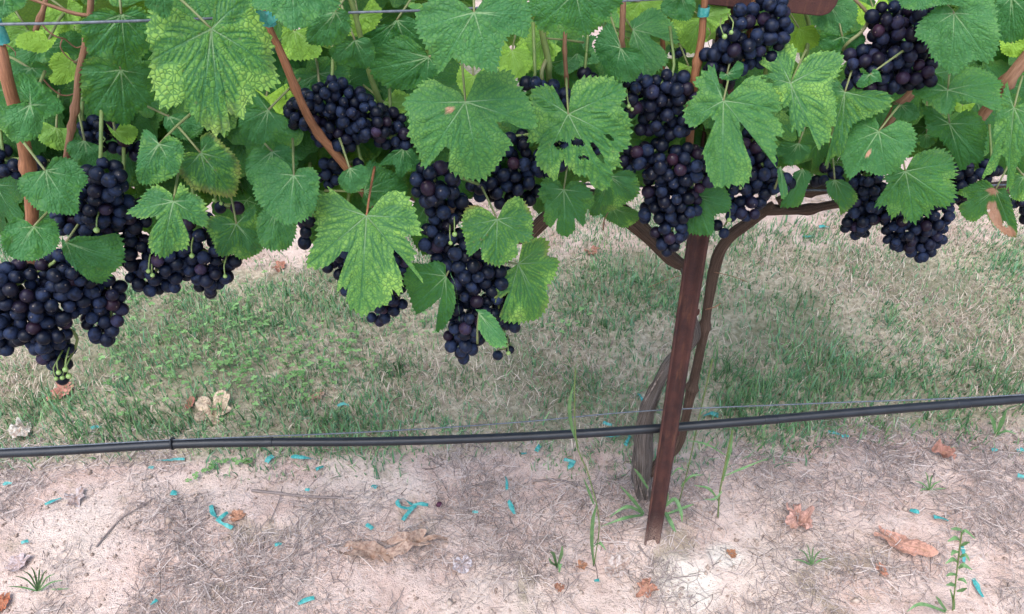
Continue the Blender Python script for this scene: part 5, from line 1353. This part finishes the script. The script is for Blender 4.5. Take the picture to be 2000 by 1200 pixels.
knotted('crossed teal tape piece left of the vine trunk', [[(1101, 902), (1112, 906), (1124, 908)], [(1112, 908), (1118, 914), (1108, 918)]], 8)
tape('teal strip at the foot of the old trunk', [(1220, 874), (1225, 866), (1230, 855)], 9)
tape('teal strip behind the tube left of the trunk', [(1182, 854), (1195, 856), (1208, 855)], 8)
tape('teal strip just above the tube left of the trunk', [(1178, 829), (1187, 833), (1195, 834)], 8)
tape('bright teal scrap in the grass left of the old trunk', [(1247, 774), (1252, 781), (1256, 788)], 9)
tape('wide teal scrap behind the right trunk', [(1372, 817), (1388, 813), (1402, 816)], 12)
tape('teal strip beside a red leaf at the grass edge, right', [(1616, 847), (1630, 850), (1640, 853)], 8)
tape('second teal strip by the red leaf at the grass edge', [(1642, 856), (1650, 856), (1658, 857)], 7)
tape('teal scrap left of the wide one on the right soil', [(1775, 1000), (1784, 1003), (1793, 1004)], 10)
tape('flat teal strip right of its twin scrap on the right soil', [(1821, 1013), (1835, 1016), (1850, 1021)], 9)
tape('teal bit near the right edge under the tube', [(1934, 883), (1946, 883)], 8)
tape('teal bit at the right edge under the tube', [(1983, 884), (1996, 882)], 8)
tape('bright teal strip touching the right edge', [(1984, 933), (1998, 937)], 10)
tape('teal strip hanging among the weed at bottom right', [(1876, 1070), (1880, 1085), (1880, 1102)], 8)
tape('long curved teal strip in the bottom right foreground', [(1899, 1134), (1905, 1148), (1910, 1160), (1918, 1170)], 10)
tape('teal bit under the small sprout in front of the post', [(1160, 1138), (1170, 1137)], 8)
tape('teal bit in the grass behind the tube, centre left', [(660, 797), (672, 793), (682, 796)], 7)
tape('teal scrap in the grass tuft at the far left', [(180, 841), (190, 838), (198, 840)], 8)
tape('teal scrap on the next row soil at the right', [(1598, 447), (1608, 446), (1618, 448)], 7)
tape('faint teal scrap in the far grass right of the post', [(1566, 465), (1576, 466), (1586, 464)], 5)

# ================================================================== TWIGS AND A RAISIN
def twig(label, pts, w, nodes=(.3, .62)):
    P = [ground_at(a, b, .004) for a, b in pts]
    s = per_px(P[0])
    o = obj('twig', tube_mesh('twig', [p - P[0] for p in P], [w * s * .5 * (1 - .35 * i / len(P)) for i in range(len(P))], M['twig'], 7, .006, .15, 0, list(nodes)), None, P[0])
    tag(o, label, 'twig', 'twigs lying on the soil')
twig('long grey twig lying level in the middle of the soil', [(492, 958), (540, 963), (600, 970), (650, 972), (692, 974)], 6)
twig('bent dark twig in the lower left soil', [(345, 1060), (368, 1069), (385, 1090), (405, 1110), (428, 1127)], 4.5)
twig('thin twig slanting up towards the teal scrap at left', [(188, 1068), (215, 1036), (240, 1010), (275, 990), (300, 973)], 4)
twig('short twig left of the thin upright teal strip', [(905, 958), (935, 947), (966, 938)], 4)
twig('thin pale stem arching from the twig in the middle', [(525, 1022), (536, 1000), (545, 978), (552, 950)], 2)
twig('dark twig running right to the vine trunk foot', [(1040, 940), (1085, 937), (1130, 948), (1162, 962)], 4)
twig('short dark twig above the bottom edge left', [(500, 1150), (520, 1138), (534, 1128)], 5)
twig('pale straw stem lying in front of the post base', [(1246, 1066), (1262, 1085), (1280, 1100)], 3.5)
p = ground_at(858, 990)
o = obj('raisin', tube_mesh('raisin', [Vector((-.006, 0, .005)), Vector((-.002, 0, .006)), Vector((.003, .001, .006)), Vector((.007, 0, .005))], [.003, .0075, .0072, .003], M['grape'], 10, .0015, .4), None, p)
tag(o, 'shrivelled dark grape lying right of the looped teal knot', 'grape')

# ================================================================== WEEDS
WEEDMAT = simple('weed_leaf', (.070, .145, .05), (.13, .225, .085), 60, .5, .3)
def strap(parent, base, pts, y, widths, name='blade'):
    P = [on_y(a, b, y + dy) for a, b, dy in pts]
    W = [w * .40 * per_px(P[0]) for w in widths]
    D, Wd = smooth_path(P, W, .006)
    V, q = [], []
    for i, c in enumerate(D):
        t = D[min(i + 1, len(D) - 1)] - D[max(i - 1, 0)]; t /= np.linalg.norm(t) + 1e-9
        view = np.array(list(CAM_POS)) - c; s = np.cross(t, view + np.array([.5, .2, .3])); s /= np.linalg.norm(s) + 1e-9
        nn = np.cross(s, t)
        V += [c - s * Wd[i], c - nn * Wd[i] * .35, c + s * Wd[i]]
    V = np.array(V) - np.array(list(base)); n = len(D)
    q = [(3 * i + k, 3 * i + k + 1, 3 * i + 4 + k, 3 * i + 3 + k) for i in range(n - 1) for k in range(2)]
    return obj(name, mesh_np(name, V, q, None, WEEDMAT), parent)
def weed(label, bx, by, straps, stems=()):
    b = ground_at(bx, by); r = empty('grass_weed', b); tag(r, label, 'weed')
    for pts, w in straps: strap(r, b, pts, b.y, w)
    for pts, w in stems:
        P = [on_y(a, c, b.y + dy) - b for a, c, dy in pts]
        obj('stem', tube_mesh('stem', P, [w * .5 * per_px(b)] * len(P), M['stem'], 6, .01), r)
weed('tall grass weed with broad blades standing left of the post base', 1160, 1108,
     [([(1160, 1105, 0), (1156, 1060, -.01), (1158, 1015, -.01), (1166, 985, -.01)], [5, 11, 10, 2]), ([(1158, 1070, 0), (1170, 1060, -.02), (1184, 1075, -.03)], [4, 9, 1]),
      ([(1160, 985, 0), (1150, 960, 0), (1140, 935, 0)], [5, 8, 2]), ([(1130, 875, .0), (1116, 830, .0), (1112, 790, 0), (1120, 752, 0)], [3, 10, 11, 1])],
     [([(1160, 1105, 0), (1170, 1020, 0), (1150, 930, .0), (1127, 870, .0), (1122, 780, 0), (1124, 720, 0)], 2.2)])
weed('leafy grass tuft growing around the foot of the post', 1268, 1010,
     [([(1258, 1004, 0), (1235, 975, 0), (1212, 950, 0)], [6, 10, 2]), ([(1258, 1004, 0), (1225, 990, -.01), (1190, 1010, -.02)], [6, 9, 1]), ([(1256, 1006, 0), (1220, 1012, -.03), (1175, 1028, -.04)], [5, 8, 1]),
      ([(1266, 955, 0), (1250, 930, 0), (1238, 915, 0)], [5, 9, 2]), ([(1300, 1000, 0), (1310, 1020, -.03), (1325, 1052, -.05)], [6, 11, 2]), ([(1298, 990, 0), (1318, 975, 0), (1330, 1000, -.02), (1332, 1020, -.03)], [5, 10, 9, 2]),
      ([(1296, 1000, 0), (1303, 970, 0), (1300, 945, .02)], [5, 8, 1]), ([(1300, 1005, 0), (1340, 990, 0), (1355, 985, 0)], [5, 7, 1]), ([(1298, 1002, 0), (1316, 1035, -.03), (1318, 1048, -.04)], [6, 9, 2])])
weed('thin upright grass stalk with arching leaves right of the post', 1402, 1012,
     [([(1412, 940, 0), (1425, 880, 0), (1432, 838, 0)], [3, 10, 2]), ([(1404, 980, 0), (1385, 955, 0), (1355, 948, 0)], [3, 7, 1]), ([(1415, 930, 0), (1450, 915, 0), (1500, 895, 0)], [2, 6, 1]), ([(1410, 960, 0), (1395, 975, -.01), (1375, 975, -.01)], [3, 6, 1]), ([(1418, 890, 0), (1380, 868, 0), (1340, 860, 0)], [2, 5, 1])],
     [([(1402, 1012, 0), (1406, 960, 0), (1420, 890, 0), (1430, 840, 0)], 3.2)])
weed('slender grass stalk just right of the post crossing the tube', 1325, 985,
     [([(1330, 950, 0), (1350, 930, 0), (1375, 928, 0)], [3, 6, 1]), ([(1340, 920, 0), (1325, 915, 0), (1310, 930, 0)], [2, 5, 1])],
     [([(1325, 985, 0), (1345, 910, 0), (1362, 830, 0), (1378, 760, 0), (1392, 700, 0)], 2.4)])
weed('small broad leaved sprout in the soil left of the tall weed', 1088, 1115,
     [([(1088, 1110, 0), (1082, 1085, -.01), (1074, 1078, -.02)], [5, 12, 2]), ([(1088, 1108, 0), (1096, 1085, -.01), (1098, 1066, -.01)], [5, 12, 2]), ([(1088, 1112, 0), (1094, 1100, -.02), (1092, 1118, -.03)], [4, 11, 3]), ([(1088, 1106, 0), (1076, 1098, -.02), (1072, 1090, -.02)], [4, 8, 2])])
weed('leafy weed with paired leaves in the bottom right corner', 1860, 1192,
     [([(1868 + 2 * k, 1150 - 22 * k + 5 * sx, 0), (1868 + 2 * k + sx * random.uniform(7, 13), 1146 - 22 * k + 5 * sx + random.uniform(-5, 3), -.005), (1868 + 2 * k + sx * random.uniform(15, 27), 1150 - 22 * k + 5 * sx + random.uniform(-8, 8), -.01)], [4, random.uniform(8, 13), 2]) for k in range(6) for sx in (-1, 1)] + [([(1850, 1195, 0), (1835, 1175, 0), (1828, 1165, 0)], [6, 10, 2]), ([(1855, 1198, 0), (1800, 1180, -.01), (1770, 1195, -.02)], [5, 9, 1]), ([(1862, 1198, 0), (1862, 1175, 0), (1855, 1150, 0)], [6, 10, 2])],
     [([(1860, 1195, 0), (1868, 1120, 0), (1878, 1040, 0)], 3)])
weed('dry tuft with green centre in the bottom left corner', 75, 1155,
     [([(75, 1155, 0), (75 + dx * .5, 1155 - abs(dy) * .75, 0), (75 + dx, 1155 - dy, -.01)], [3.2, 4, 1]) for dx, dy in [(-45, 30), (-30, 40), (-15, 48), (4, 50), (18, 42), (32, 34), (48, 22), (60, 5), (-60, 10), (-8, 35), (10, 30)]])
weed('small grass tuft in the soil right of the crumpled leaf', 1585, 1105,
     [([(1585, 1105, 0), (1585 + dx * .5, 1105 - abs(dy) * .75, 0), (1585 + dx, 1105 - dy, -.01)], [3, 4, 1]) for dx, dy in [(-25, 32), (-12, 44), (5, 42), (20, 30), (35, 15), (-35, 12)]])
weed('small green tuft above the two teal scraps on the right', 1815, 958,
     [([(1815, 958, 0), (1815 + dx * .5, 958 - abs(dy) * .75, 0), (1815 + dx, 958 - dy, 0)], [3, 4, 1]) for dx, dy in [(-28, 18), (-8, 36), (6, 30), (22, 18), (32, 4), (-22, -4)]])
weed('short broad grass sprout at the right edge under the tube', 1945, 850,
     [([(1945, 850, 0), (1940, 825, 0), (1930, 805, 0)], [5, 10, 2]), ([(1946, 850, 0), (1956, 825, 0), (1966, 800, 0)], [5, 11, 2]), ([(1945, 850, 0), (1965, 842, -.01), (1985, 848, -.02)], [4, 6, 1])])
